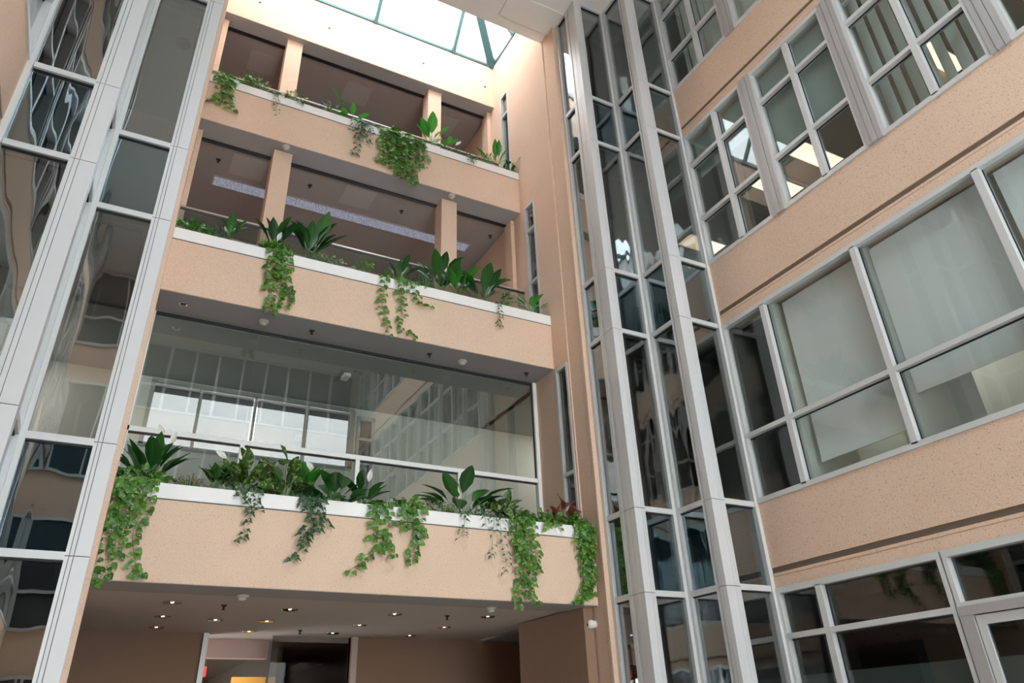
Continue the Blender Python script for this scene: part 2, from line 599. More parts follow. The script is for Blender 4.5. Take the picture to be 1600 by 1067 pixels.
# roof soffit with the two skylight openings cut out
def slab_holes(x0, x1, y0, y1, z0, z1, hs):
    mb = MB()
    xs = sorted(set([x0, x1] + [h[0] for h in hs] + [h[1] for h in hs]))
    ys = sorted(set([y0, y1] + [h[2] for h in hs] + [h[3] for h in hs]))
    for i in range(len(xs) - 1):
        for j in range(len(ys) - 1):
            cx_, cy_ = (xs[i] + xs[i + 1]) / 2, (ys[j] + ys[j + 1]) / 2
            if not any(h[0] < cx_ < h[1] and h[2] < cy_ < h[3] for h in hs):
                mb.box(xs[i], xs[i + 1], ys[j], ys[j + 1], z0, z1)
    return mb


SK1 = (XL, XR, 9.50, 11.78)
SK2 = (0.1, 6.4, -4.6, 1.4)  # opening of the added skylight
cl = slab_holes(-6.0, 14.0, REAR - 0.3, 9.50, TOP, TOP + 0.5, [SK2])
struct('ceiling', cl, M_SOFFW)
struct(nextn('trim'), bx(-2.0, 8.05, 9.05, 9.50, TOP + 0.5, 14.97), M_SOFFW)      # curb in front of the pyramid skylight
struct(nextn('trim'), slab_holes(-6, 14, 9.5, 14.8, 14.97, 15.2, [(XL, XR, 9.4, 11.78)]), M_SOFFW)
rim = MB()
rim.box(-.1, .1, -4.8, 1.6, TOP + .5, 14.6).box(6.4, 6.6, -4.8, 1.6, TOP + .5, 14.6).box(.1, 6.4, -4.8, -4.6, TOP + .5, 14.6).box(.1, 6.4, 1.4, 1.6, TOP + .5, 14.6)
struct(nextn('trim'), rim, M_SOFFW)
# shallow step in the white soffit
struct(nextn('trim'), bx(5.2, 6.9, 8.60, 9.22, TOP - 0.035, TOP), M_SOFFW, bevel=0.004)

# ------------------------------------------------------------------ pyramid skylight over the balconies
sk = empty(nextn('window'), (3.19, 10.64, 14.97), kind='structure')
z0, zr = 14.97, 16.60
e1, e2, yr = SK1[2], SK1[3], 10.64
hx = 1.14
A_, B_, C_, D_ = (XL, e1, z0), (XR, e1, z0), (XR, e2, z0), (XL, e2, z0)
R1, R2 = (XL + hx, yr, zr), (XR - hx, yr, zr)


def bar(mb, a, b, w, h):
    a = Vector(a); b = Vector(b)
    d = (b - a).normalized()
    u = d.cross(Vector((0, 0, 1)))
    if u.length < 1e-3: u = Vector((1, 0, 0))
    u.normalize()
    v = u.cross(d)
    n = len(mb.v)
    for p in (a, b):
        for su, sv in ((-1, -1), (1, -1), (1, 1), (-1, 1)):
            mb.v.append(tuple(p + u * (su * w / 2) + v * (sv * h / 2)))
    mb.f += [(n, n + 1, n + 2, n + 3), (n + 7, n + 6, n + 5, n + 4)]
    for k in range(4):
        k2 = (k + 1) % 4
        mb.f.append((n + k, n + 4 + k, n + 4 + k2, n + k2))
    return mb


for a, b, w in ((A_, B_, .07), (B_, C_, .05), (C_, D_, .07), (D_, A_, .05)):
    bar(MB(), (a[0], a[1], a[2] + .03), (b[0], b[1], b[2] + .03), w, .06).build('curb_rail', M_TEAL, sk)
for a, b in ((A_, R1), (B_, R2), (C_, R2), (D_, R1)):
    bar(MB(), a, b, .20, .12).build('hip_rafter', M_TEAL, sk)
bar(MB(), R1, R2, .1, .1).build('ridge_beam', M_TEAL, sk)
for x in (1.18, 3.23, 5.28):
    for (ye) in (e1, e2):
        zz = zr if hx <= x - XL and x <= XR - hx else zr
        bar(MB(), (x, ye, z0), (x, yr, zr), .085, .10).build('rafter', M_TEAL, sk)
bar(MB(), (XR, yr, z0), R2, .045, .07).build('rafter', M_TEAL, sk)
bar(MB(), (XL, yr, z0), R1, .045, .07).build('rafter', M_TEAL, sk)
g = MB(); g.quad(D_, C_, R2, R1); g.build('pane', G_SLOT, sk)
g = MB(); g.quad(A_, B_, R2, R1); g.build('pane', G_SLOT, sk)
g = MB(); g.v += [B_, C_, R2]; g.f.append((0, 1, 2)); g.build('pane', G_SLOT, sk)
g = MB(); g.v += [A_, D_, R1]; g.f.append((0, 1, 2)); g.build('pane', G_SLOT, sk)

# unseen skylight added over the court behind the camera, to light it
sk = empty(nextn('window'), (3.25, -.6, 14.6), kind='structure')
for k in range(4):
    y = -4.6 + 2.0 * k
    bx(0.1, 6.4, y - .04, y + .04, 14.6, 14.72).build('rafter', M_TEAL, sk)
for x in (.1, 2.2, 4.3, 6.4):
    bx(x - .04, x + .04, -4.6, 1.4, 14.6, 14.7).build('rafter', M_TEAL, sk)
bx(0.1, 6.4, -4.6, 1.4, 14.73, 14.745).build('pane', G_SKY, sk)

# ------------------------------------------------------------------ side walls of the balcony bay
NW = [(9.50, 9.86, 2.30, 5.49), (10.21, 10.57, 6.40, 9.55), (11.08, 11.42, 10.40, 13.52)]
wr = MB()
holes(wr, 'x', XR, XR + 0.12, 9.44, 14.5, FLOOR_Z, 14.97, NW + [(11.26, 14.5, FLOOR_Z, 1.62), (10.70, 14.5, 2.2, 5.50)])
wr.box(XR + 0.025, XR + 0.12, YP, 9.44, FLOOR_Z, 14.97)
struct('wall_right', wr, M_ST)
struct(nextn('trim'), bx(XR + 0.0, XR + 0.085, YP - 0.012, YP + 0.03, FLOOR_Z, TOP), M_ST)   # narrow pier face towards the court
wl = MB()
holes(wl, 'x', XL - 0.12, XL, 9.44, 14.5, FLOOR_Z, 14.97, [(11.26, 14.5, FLOOR_Z, 1.62), (10.70, 14.5, 2.2, 5.50)])
wl.box(XL - 0.10, XL - 0.0, YP, 9.44, FLOOR_Z, 14.97)
struct('wall_left', wl, M_ST)

# top wall under the skylight
tw = bx(XL, XR, 11.78, 12.05, 13.58, 14.97)
struct('wall_back', tw, M_ST)

# narrow side windows in the right wall
for (y0, y1, za, zb), trs in zip(NW, ([3.62], [7.68, 8.92], [12.87])):
    w = empty(nextn('window'), (XR, (y0 + y1) / 2, za), kind='structure')
    fr = MB()
    fr.box(XR - .012, XR + .09, y0 - .02, y0 + .035, za - .02, zb + .02).box(XR - .012, XR + .09, y1 - .035, y1 + .02, za - .02, zb + .02)
    fr.box(XR - .010, XR + .088, y0, y1, zb - .03, zb + .018).box(XR - .010, XR + .088, y0, y1, za - .018, za + .03)
    fr.build('frame', M_AL, w)
    zs = [za] + trs + [zb]
    for tz in trs:
        bx(XR - .008, XR + .085, y0 + .02, y1 - .02, tz - .03, tz + .03).build('transom', M_AL, w)
    for a, b in zip(zs[:-1], zs[1:]):
        bx(XR + .045, XR + .055, y0 + .03, y1 - .03, a + .028, b - .028).build('pane', G_WIND, w)

# ------------------------------------------------------------------ glass towers on both sides of the bay
TZ = [FLOOR_Z, HEADS[0], SILLS[0], HEADS[1], SILLS[1], HEADS[2], SILLS[2], TOP]


def tower(side):
    """side +1: right of the bay, -1: left of it. Plan runs a (towards camera), b (outwards), c, d."""
    def X(u):
        return (6.50 + u) if side > 0 else (-0.105 - u)
    w = empty(nextn('window'), (X(0.7), 8.3, FLOOR_Z), kind='structure')
    ya, yb, yc = YP, 8.25, 7.50
    xs = side

    def seg_x(x0, x1, y):                # glazed plane parallel to X
        for i in range(len(TZ) - 1):
            a, b = TZ[i] + .03, TZ[i + 1] - .03
            span = i % 2 == 1
            bx(x0, x1, y + .030, y + .040, a, b).build('spandrel_pane' if span else 'pane', G_SPN if span else G_VIS, w)
            if span:
                bx(x0, x1, y + .16, y + .20, a - .06, b + .06).build('spandrel_backing', M_SPAN, w)
        for i, z in enumerate(TZ[1:]):
            bx(x0, x1, y - .02, y + .09, z - .04, z + .035).build('transom', M_AL, w)
            bx(x0, x1, y + .012, y + .095, z - .055, z - .04).build('gasket', M_GASK, w)

    def seg_y(x, y0, y1):                # glazed plane parallel to Y, faces the bay
        for i in range(len(TZ) - 1):
            a, b = TZ[i] + .03, TZ[i + 1] - .03
            span = i % 2 == 1
            bx(x + xs * .030, x + xs * .040, y0, y1, a, b).build('spandrel_pane' if span else 'pane', G_SPN if span else G_VIS, w)
            if span:
                bx(x + xs * .16, x + xs * .20, y0, y1, a - .06, b + .06).build('spandrel_backing', M_SPAN, w)
        for i, z in enumerate(TZ[1:]):
            bx(x - xs * .02, x + xs * .09, y0, y1, z - .04, z + .035).build('transom', M_AL, w)
            bx(x + xs * .012, x + xs * .095, y0, y1, z - .055, z - .04).build('gasket', M_GASK, w)

    xa, xb, xc = (X(0.0), X(0.73), X(1.50)) if side > 0 else (X(0.0), X(0.85), X(1.70))
    # a
    seg_y(xa, 8.58, ya - .09)
    b_ = MB(); b_.box(xa - xs * .02, xa + xs * .08, ya - .035, ya - .01, TZ[0], TOP); b_.box(xa - xs * .028, xa + xs * .08, ya - .09, ya - .042, TZ[0], TOP)
    b_.build('edge_mullion', M_AL, w)
    bx(xa, xa + xs * .07, ya - .05, ya - .005, TZ[0], TOP).build('gasket', M_GASK, w)

    def convex(x, y, la, lb):
        """corner column: la = length along Y (towards the bay), lb = length along X"""
        core = MB()
        core.box(x + xs * .004, x + xs * (lb - .01), y + .004, y + .1, TZ[0], TOP)
        core.box(x + xs * .004, x + xs * .1, y + .1, y + la - .005, TZ[0], TOP)
        core.build('column_core', M_GAP, w)
        m1 = MB(); m2 = MB(); m3 = MB()
        for i in range(len(TZ) - 1):
            a, b = TZ[i] + .004, TZ[i + 1] - .004
            # panels on the Y-parallel face: plate next to the corner, then the narrow mullion strips
            m1.box(x - xs * .03, x + xs * .05, y - .03, y + la * .26, a, b)
            m1.box(x - xs * .03, x + xs * .05, y + la * .26 + .006, y + la * .50, a, b)
            m2.box(x - xs * .012, x + xs * .05, y + la * .50 + .008, y + la * .74, a, b)
            m2.box(x - xs * .024, x + xs * .05, y + la * .74 + .008, y + la, a, b)
            # X-parallel face
            m1.box(x + xs * .05, x + xs * lb * .56, y - .03, y + .05, a, b)
            m1.box(x + xs * (lb * .56 + .006), x + xs * lb * .78, y - .026, y + .05, a, b)
            m3.box(x + xs * (lb * .78 + .006), x + xs * lb, y - .022, y + .05, a, b)
        m1.build('corner_cover', M_ALC, w)
        m2.build('mullion', M_AL, w)
        m3.build('mullion', M_AL, w)

    def concave(x, y):
        m1 = MB()
        m1.box(x - xs * .075, x - xs * .022, y - .022, y + .05, TZ[0], TOP)
        m1.box(x - xs * .022, x + xs * .05, y - .075, y + .05, TZ[0], TOP)
        m1.box(x - xs * .018, x + xs * .04, y - .018 - .062, y - .076, TZ[0], TOP)
        m1.build('inner_corner_mullion', M_AL, w)

    lb = .16 if side > 0 else .18
    ld = .22 if side > 0 else .23
    convex(xa, yb, .33, lb)
    seg_x(min(xa + xs * lb, xb - xs * .06), max(xa + xs * lb, xb - xs * .06), yb)
    concave(xb, yb)
    seg_y(xb, yc + .15, yb - .06)
    convex(xb, yc, .17, ld)
    seg_x(min(xb + xs * ld, xc), max(xb + xs * ld, xc), yc)
    return w


tower(+1)
tower(-1)

# ------------------------------------------------------------------ long side walls (bands of stucco between window rows)
M0 = [6.65, 5.87, 4.98, 4.15, 3.27, 2.42, 1.55, 0.70, -0.15, -1.0, -1.85, -2.7, -3.55, -4.4, -5.25, -6.1]


def long_wall(side):
    X0 = RX if side > 0 else LX
    s = side
    yN = 7.50
    wall = MB()
    zb = [(HEADS[0], SILLS[0]), (HEADS[1], SILLS[1]), (HEADS[2], SILLS[2])]
    for (a, b) in zb:
        g0 = a + .195
        poly = [(X0, a), (X0, a + .13), (X0 + s * .012, a + .134), (X0 + s * .012, a + .142), (X0, a + .146),
                (X0, g0 - .012), (X0 + s * .03, g0 - .012), (X0 + s * .03, g0 + .062), (X0, g0 + .062), (X0, b), (X0 + s * .3, b), (X0 + s * .3, a)]
        if s < 0: poly = poly[::-1]
        wall.prism(poly, 'y', REAR, yN - .0)
    struct('wall_right' if s > 0 else 'wall_left', wall, M_ST)
    for (a, b) in zb:
        g0 = a + .195
        gr = MB()
        for k in range(5):
            gr.box(X0 + s * .010, X0 + s * .022, REAR, yN - .02, g0 - .008 + k * .014, g0 + .001 + k * .014)
        gr.box(X0 + s * .021, X0 + s * .029, REAR, yN - .02, g0 - .011, g0 + .061)
        struct(nextn('trim'), gr, M_GRILLE)

    def frame_row(z0, z1, muls, trs, wmul, y0, y1, main=(), glassm=G_WIN, wy=None):
        w = empty(nextn('window'), (X0, (y0 + y1) / 2, z0), kind='structure')
        fr = MB()
        fr.box(X0 - s * .02, X0 + s * .12, y0, y1, z1 - .075, z1 - .002)
        fr.box(X0 - s * .02, X0 + s * .12, y0, y1, z0 + .002, z0 + .07)
        fr.box(X0 - s * .016, X0 + s * .12, y0, y0 + .05, z0 + .06, z1 - .06)
        fr.box(X0 - s * .016, X0 + s * .12, y1 - .05, y1, z0 + .06, z1 - .06)
        fr.build('frame', M_AL, w)
        for m_ in muls:
            mm = MB(); mm.box(X0 - s * .02, X0 + s * .12, m_ - wmul / 2, m_ + wmul / 2, z0 + .05, z1 - .06)
            mm.build('mullion', M_AL, w)
            ga = MB(); ga.box(X0 + s * .060, X0 + s * .069, m_ - wmul / 2 - .014, m_ + wmul / 2 + .014, z0 + .05, z1 - .06)
            ga.build('gasket', M_GASK, w)
        for tz in trs:
            bx(X0 - s * .018, X0 + s * .115, y0 + .04, y1 - .04, tz - .032, tz + .032).build('transom', M_AL, w)
            bx(X0 + s * .058, X0 + s * .069, y0 + .04, y1 - .04, tz - .05, tz - .032).build('gasket', M_GASK, w)
        ys = [y0 + .03] + sorted(muls) + [y1 - .03]
        zs = [z0 + .05] + list(trs) + [z1 - .06]
        for i in range(len(ys) - 1):
            for j in range(len(zs) - 1):
                bx(X0 + s * .070, X0 + s * .080, ys[i] + .02, ys[i + 1] - .02, zs[j] + .015, zs[j + 1] - .015).build('pane', glassm, w)
        return w

    ymin = REAR + .1
    gm = G_WIN if s > 0 else G_WIND
    # third and fourth rows: bays of two panes between broad mullion covers
    for (z0, z1, trs) in ((SILLS[1], HEADS[2], (7.67, 8.86)), (SILLS[2], TOP, (11.66, 12.87))):
        edges = [(7.46, 5.99)] + [(5.75 - 1.72 * k, 4.27 - 1.72 * k) for k in range(7)]
        for (yb_, ya_) in edges:
            if ya_ < ymin: break
            mid = 6.66 if yb_ > 7 else (yb_ + ya_) / 2 - .02
            frame_row(z0, z1, [mid], trs, .085, ya_, yb_, glassm=gm)
        cov = MB(); gp = MB()
        for k in range(8):
            c = 5.87 - 1.72 * k
            if c < ymin: break
            gp.box(X0 + s * .0, X0 + s * .12, c - .12, c + .12, z0, z1)
            cov.box(X0 - s * .035, X0 + s * .06, c - .118, c - .050, z0 + .002, z1 - .002)
            cov.box(X0 - s * .045, X0 + s * .06, c - .042, c + .042, z0 + .002, z1 - .002)
            cov.box(X0 - s * .035, X0 + s * .06, c + .050, c + .118, z0 + .002, z1 - .002)
        struct(nextn('trim'), gp, M_GAP)
        struct(nextn('trim'), cov, M_ALG)
    # second row: wide panes
    m2 = [6.60, 4.95, 3.23, 1.52, -.2, -1.9, -3.6, -5.3]
    ysq = [7.46] + m2
    frame_row(SILLS[0], HEADS[1], m2[:], (3.70,), .085, ymin, 7.46, glassm=gm)
    # ground row
    if s > 0:
        frame_row(FLOOR_Z, HEADS[0], [6.76], (1.01,), .09, 5.09, 7.46, glassm=G_WIND)
        frame_row(1.0, HEADS[0], [3.35], (), .09, 1.70, 5.07, glassm=G_WIND)
        frame_row(FLOOR_Z, HEADS[0], [0.0, -1.7, -3.4, -5.1], (1.01,), .09, ymin, 1.68, glassm=G_WIND)
    else:
        frame_row(FLOOR_Z, HEADS[0], [6.76, 5.05, 3.35, 1.65, 0.0, -1.7, -3.4, -5.1], (1.01,), .09, ymin, 7.46, glassm=G_WIND)
    # corner post where the wall meets the tower
    cp = MB()
    cp.box(X0 - s * .06, X0 + s * .12, 7.46, 7.54, FLOOR_Z, TOP)
    struct(nextn('trim'), cp, M_AL)


long_wall(+1)
long_wall(-1)

# rear wall of the court (behind the camera): stucco over a glazed front
rw = MB()
holes(rw, 'y', REAR - .3, REAR, -6.0, 14.0, FLOOR_Z, TOP, [(.4, 7.9, FLOOR_Z, 6.0)])
struct('wall_front', rw, M_ST)
w = empty(nextn('window'), (3.2, REAR, FLOOR_Z), kind='structure')
for k in range(6):
    x = .4 + 1.5 * k
    bx(x - .04, x + .04, REAR - .15, REAR, FLOOR_Z, 6.0).build('mullion', M_AL, w)
for z in (-1.55, 1.0, 3.5, 5.95):
    bx(.4, 7.9, REAR - .14, REAR - .01, z - .04, z + .04).build('transom', M_AL, w)
bx(.4, 7.9, REAR - .08, REAR - .07, FLOOR_Z, 6.0).build('pane', G_WIN, w)

for (z0r, z1r, xa_, xb_) in ((FLOOR_Z, 1.6, -1.8, .2), (2.72, 5.57, -1.8, .2), (6.72, 9.58, -1.8, 8.0), (10.75, 13.45, -1.8, 8.0)):
    w = empty(nextn('window'), ((xa_ + xb_) / 2, REAR, z0r), kind='structure')
    bx(xa_, xb_, REAR, REAR + .02, z0r, z1r).build('backing', M_SPAN, w)
    fr = MB()
    n_ = int((xb_ - xa_) / .82)
    for k in range(n_ + 1):
        x = xa_ + (xb_ - xa_) * k / n_
        fr.box(x - .045, x + .045, REAR + .02, REAR + .09, z0r, z1r)
    for z in (z0r + .04, z0r + .98, z1r - .04):
        fr.box(xa_, xb_, REAR + .02, REAR + .085, z - .04, z + .04)
    fr.build('frame', M_AL, w)
# outer shell of the building
sh = MB()
holes(sh, 'x', 13.6, 13.9, REAR - .3, 14.8, FLOOR_Z, 15.2, [])
struct('wall_right', sh, M_ROOM)
struct('wall_left', bx(-6.0, -5.7, REAR - .3, 14.8, FLOOR_Z, 15.2), M_ROOM)

# floors behind the right-hand windows and behind the towers
for i, (a, b) in enumerate(zip(HEADS, SILLS)):
    mat = (M_ROOMG, M_ROOMG, M_TANC)[i]
    sl = MB()
    sl.box(RX + .31, 13.6, REAR, 7.36, a - .04, b - .35)
    struct('ceiling', sl, mat)
    sl = MB()
    sl.box(6.75, 13.6, 8.6, 14.5, a - .02, b - .35).box(7.46, 13.6, 7.72, 8.6, a - .02, b - .35)
    sl.box(8.35, 13.6, 7.44, 7.72, a - .02, b - .35)
    struct('ceiling', sl, M_CORR)
    sl = MB()
    sl.box(-5.7, -.36, 8.6, 14.5, a - .02, b - .35).box(-5.7, -1.2, 7.72, 8.6, a - .02, b - .35).box(-5.7, -2.2, REAR, 7.72, a - .02, b - .35)
    struct('ceiling', sl, M_CORR)
# top-floor ceilings over the tower corridors (dark grey)
tc = MB()
tc.box(6.62, 13.6, 9.12, 14.5, TOP - .03, TOP).box(6.75, 13.6, 8.5, 9.12, TOP - .03, TOP).box(7.46, 13.6, 7.72, 8.5, TOP - .03, TOP).box(8.36, 13.6, REAR, 7.72, TOP - .03, TOP)
tc.box(6.62, 14, 9.5, 14.8, TOP, TOP + .3)
struct('ceiling', tc, M_CORR)
tc = MB()
tc.box(-5.7, -.24, 9.12, 14.5, TOP - .03, TOP).box(-5.7, -.36, 8.5, 9.12, TOP - .03, TOP).box(-5.7, -1.1, 7.72, 8.5, TOP - .03, TOP)
tc.box(-6, -.14, 9.5, 14.8, TOP, TOP + .3)
struct('ceiling', tc, M_CORR)
# wall between the right rooms and the corridor, back wall of the corridors (with windows to the sky), room back walls
pw = MB()
holes(pw, 'y', 7.40, 7.46, 9.3, 13.6, FLOOR_Z, TOP, [(9.4, 13.6, 6.75, 9.55)])
struct('wall_right', pw, M_ROOM)
bw = MB()
holes(bw, 'y', 14.5, 14.8, 6.5, 14.0, FLOOR_Z, 15.2, [(8.9, 9.7, 2.9, 5.1), (11.2, 12.4, 2.9, 5.1), (10.0, 11.0, 6.9, 9.0)])
struct('wall_back', bw, M_ROOM)
bw = MB()
holes(bw, 'y', 14.5, 14.8, -6.0, -.14, FLOOR_Z, 15.2, [(-3.4, -2.4, 6.9, 9.0)])
struct('wall_back', bw, M_ROOM)
struct('wall_right', bx(11.8, 11.9, REAR, 7.38, FLOOR_Z, TOP - .05), M_ROOM)
struct('wall_left', bx(-4.0, -3.9, REAR, 7.4, FLOOR_Z, TOP - .05), M_ROOM)
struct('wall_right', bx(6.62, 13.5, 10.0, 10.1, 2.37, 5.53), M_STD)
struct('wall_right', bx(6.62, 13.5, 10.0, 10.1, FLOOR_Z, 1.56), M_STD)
# beige bulkhead seen through the upper tower panes
struct(nextn('trim'), bx(-5.0, -.2, 11.05, 11.25, 8.95, 9.55), M_ST)

# ------------------------------------------------------------------ ground level behind the lowest balcony
gc = MB()
gc.box(-.14, 6.62, 9.80, 14.5, 1.588, 1.66)
struct('ceiling', gc, plain('entrance_ceiling_paint', (0.56, 0.50, 0.46), 0.9, var=0.03, scale=2))
DX0, DX1 = 1.83, 4.20
gb = MB()
holes(gb, 'y', 13.60, 13.75, -3.0, 9.5, FLOOR_Z, 1.60, [(DX0, DX1, FLOOR_Z, 1.60)])
struct('wall_back', gb, M_STD)  # stucco deep in the recess, its shade painted as brown
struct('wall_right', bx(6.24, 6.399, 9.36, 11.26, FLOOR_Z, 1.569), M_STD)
d = empty(nextn('door'), (3.0, 13.6, FLOOR_Z), kind='structure')
bx(DX0 - .08, DX0, 13.52, 13.76, FLOOR_Z, 1.60).build('frame', M_AL, d)
bx(DX1, DX1 + .10, 13.52, 13.76, FLOOR_Z, 1.60).build('frame', M_PINK, d)
bx(2.83, 2.86, 13.62, 13.66, FLOOR_Z, 1.40).build('mullion', M_DARK, d)
bx(2.86, DX1, 13.635, 13.645, FLOOR_Z, 1.60).build('pane', glass('smoked_door_glass', (0.4, 0.4, 0.4), 0.008, 5.0), d)
# corridor beyond
cor = MB()
cor.box(1.0, 5.2, 13.75, 24.0, 1.62, 1.75)
struct('ceiling', cor, M_DARKW)
struct(nextn('trim'), bx(1.2, 2.95, 14.3, 14.55, 1.30, 1.60), M_PINK)
struct('wall_right', bx(3.4, 3.5, 15.6, 24.0, FLOOR_Z, 1.62), M_DARKW)
struct('wall_right', bx(5.2, 5.3, 13.75, 24, FLOOR_Z, 1.62), M_DARKW)
struct('wall_back', bx(1.0, 5.2, 24.0, 24.1, FLOOR_Z, 1.75), M_DARKW)
struct('wall_back', bx(2.62, 3.4, 15.55, 15.65, FLOOR_Z, 1.10), M_YEL)
struct('floor', bx(1.0, 5.2, 14.8, 24, FLOOR_Z - .1, FLOOR_Z), M_FLOOR)
w = empty(nextn('window'), (1.0, 19, FLOOR_Z), kind='structure')
for k in range(8):
    bx(.95, 1.15, 14.8 + 1.15 * k, 14.98 + 1.15 * k, FLOOR_Z, 1.62).build('mullion', M_DARKW, w)
bx(.96, 1.14, 14.8, 24, 1.1, 1.62).build('frame', M_DARKW, w)
bx(1.04, 1.05, 14.8, 24, FLOOR_Z, 1.1).build('pane', G_WIND, w)
area('corridor_lamp', (2.5, 14.85, 1.58), (0, 0, 0), .8, .2, 14, (1, .72, .4))

# ------------------------------------------------------------------ glazed meeting room behind the lowest balcony
YG = 10.58
struct('floor', bx(-3.0, 9.5, 10.5, 13.1, 1.70, 2.20), M_CARPET)
rc = MB(); rc.box(-3.0, 9.5, 10.62, 12.85, 5.50, 5.57)
struct('ceiling', rc, M_ROOMG)
WX = [(0.22, 0.98), (1.02, 1.89), (1.97, 2.84), (2.88, 3.70)]
rb = MB()
holes(rb, 'y', 12.85, 13.05, -3.0, 9.5, 2.2, 5.9, [(.22, 3.70, 4.32, 5.44), (3.84, 4.12, 3.9, 5.32)])
struct('wall_back', rb, M_ROOM)
struct('wall_left', bx(-3.1, -3.0, 10.5, 13.1, 1.7, 5.6), M_ROOM)
struct('wall_right', bx(9.5, 9.6, 10.5, 13.1, 1.7, 5.6), M_ROOM)
w = empty(nextn('window'), (1.96, 12.85, 3.85), kind='structure')
for x in (1.0, 1.93, 2.86):
    bx(x - .022, x + .022, 12.84, 12.98, 4.32, 5.44).build('mullion', M_ROOMG, w)
fr = MB(); fr.box(.18, 3.74, 12.83, 12.98, 5.42, 5.48).box(.18, 3.74, 12.83, 12.98, 4.28, 4.35).box(.18, .25, 12.83, 12.98, 4.32, 5.44).box(3.67, 3.76, 12.83, 12.98, 4.32, 5.44)
fr.build('frame', M_ROOMG, w)
for a, b in WX:
    bx(a, b, 12.91, 12.92, 4.34, 5.41).build('pane', G_OUT, w)
w = empty(nextn('window'), (3.98, 12.85, 3.9), kind='structure')
fr = MB(); fr.box(3.80, 3.86, 12.82, 12.98, 3.87, 5.35).box(4.09, 4.15, 12.82, 12.98, 3.87, 5.35).box(3.8, 4.15, 12.82, 12.98, 5.28, 5.35).box(3.8, 4.15, 12.82, 12.98, 4.88, 4.94).box(3.8, 4.15, 12.82, 12.98, 4.42, 4.48)
fr.build('frame', M_ALG, w)
bx(3.84, 4.12, 12.9, 12.93, 3.9, 5.32).build('pane', G_SPN, w)
bx(3.84, 4.12, 12.96, 12.98, 3.9, 5.32).build('backing', M_SPAN, w)

w = empty(nextn('window'), (3.2, YG, 2.2), kind='structure')
fr = MB()
fr.box(XL - .04, XR + .06, YG - .03, YG + .06, 3.705, 3.775)
fr.box(XR - .07, XR - .001, YG - .04, YG + .06, 2.2, 5.56)
fr.box(XL - .08, XL + .02, YG - .03, YG + .06, 2.2, 5.57)
fr.box(XL, XR, YG - .03, YG + .05, 2.2, 2.28)
fr.build('frame', M_WHITE, w)
for x in (1.485, 3.18, 4.88):
    bx(x - .032, x + .032, YG - .025, YG + .05, 2.28, 3.71).build('mullion', M_WHITE, w)
ga = MB()
ga.box(XL, XR, YG - .012, YG + .03, 5.515, 5.565)
ga.box(XL, XR, YG + .0, YG + .05, 3.69, 3.706)
ga.box(XR - .085, XR - .07, YG, YG + .03, 3.775, 5.52)
ga.build('gasket', M_GASK, w)
for a, b in ((XL, 1.485), (1.489, 3.18), (3.184, XR)):
    bx(a, b - .002, YG + .008, YG + .018, 3.775, 5.53).build('pane', G_BIG, w)
for a, b in ((XL, 1.455), (1.517, 3.148), (3.212, 4.848), (4.912, XR)):
    bx(a, b, YG + .008, YG + .018, 2.28, 3.70).build('pane', G_BIG, w)

area('meeting_room_fill', (8.2, 11.7, 5.3), (0, .5, 0), 1.2, 1.2, 38, (1, .97, .92))  # fill light added out of view to brighten the glazed room
area('meeting_room_fill', (-1.8, 11.7, 5.3), (0, -.5, 0), 1.2, 1.2, 60, (1, .97, .92))  # second added fill, beyond the left side of the glass

# ------------------------------------------------------------------ upper lobby levels (behind the two upper balconies)
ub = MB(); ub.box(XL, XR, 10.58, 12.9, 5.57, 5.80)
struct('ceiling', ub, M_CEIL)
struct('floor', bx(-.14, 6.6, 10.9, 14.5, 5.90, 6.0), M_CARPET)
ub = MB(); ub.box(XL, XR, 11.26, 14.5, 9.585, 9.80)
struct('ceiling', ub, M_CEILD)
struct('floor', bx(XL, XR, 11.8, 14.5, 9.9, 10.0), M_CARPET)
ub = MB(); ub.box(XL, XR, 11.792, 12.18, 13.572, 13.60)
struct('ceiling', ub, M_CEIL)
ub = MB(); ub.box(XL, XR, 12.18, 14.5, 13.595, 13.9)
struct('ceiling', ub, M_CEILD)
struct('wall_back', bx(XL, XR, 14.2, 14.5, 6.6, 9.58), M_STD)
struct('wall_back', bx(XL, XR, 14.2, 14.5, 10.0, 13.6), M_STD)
struct(nextn('trim'), bx(XL, XR, 11.25, 11.325, 9.545, 9.60), M_BLACK)
struct(nextn('trim'), bx(XL, XR, 12.15, 12.235, 13.555, 13.61), M_BLACK)

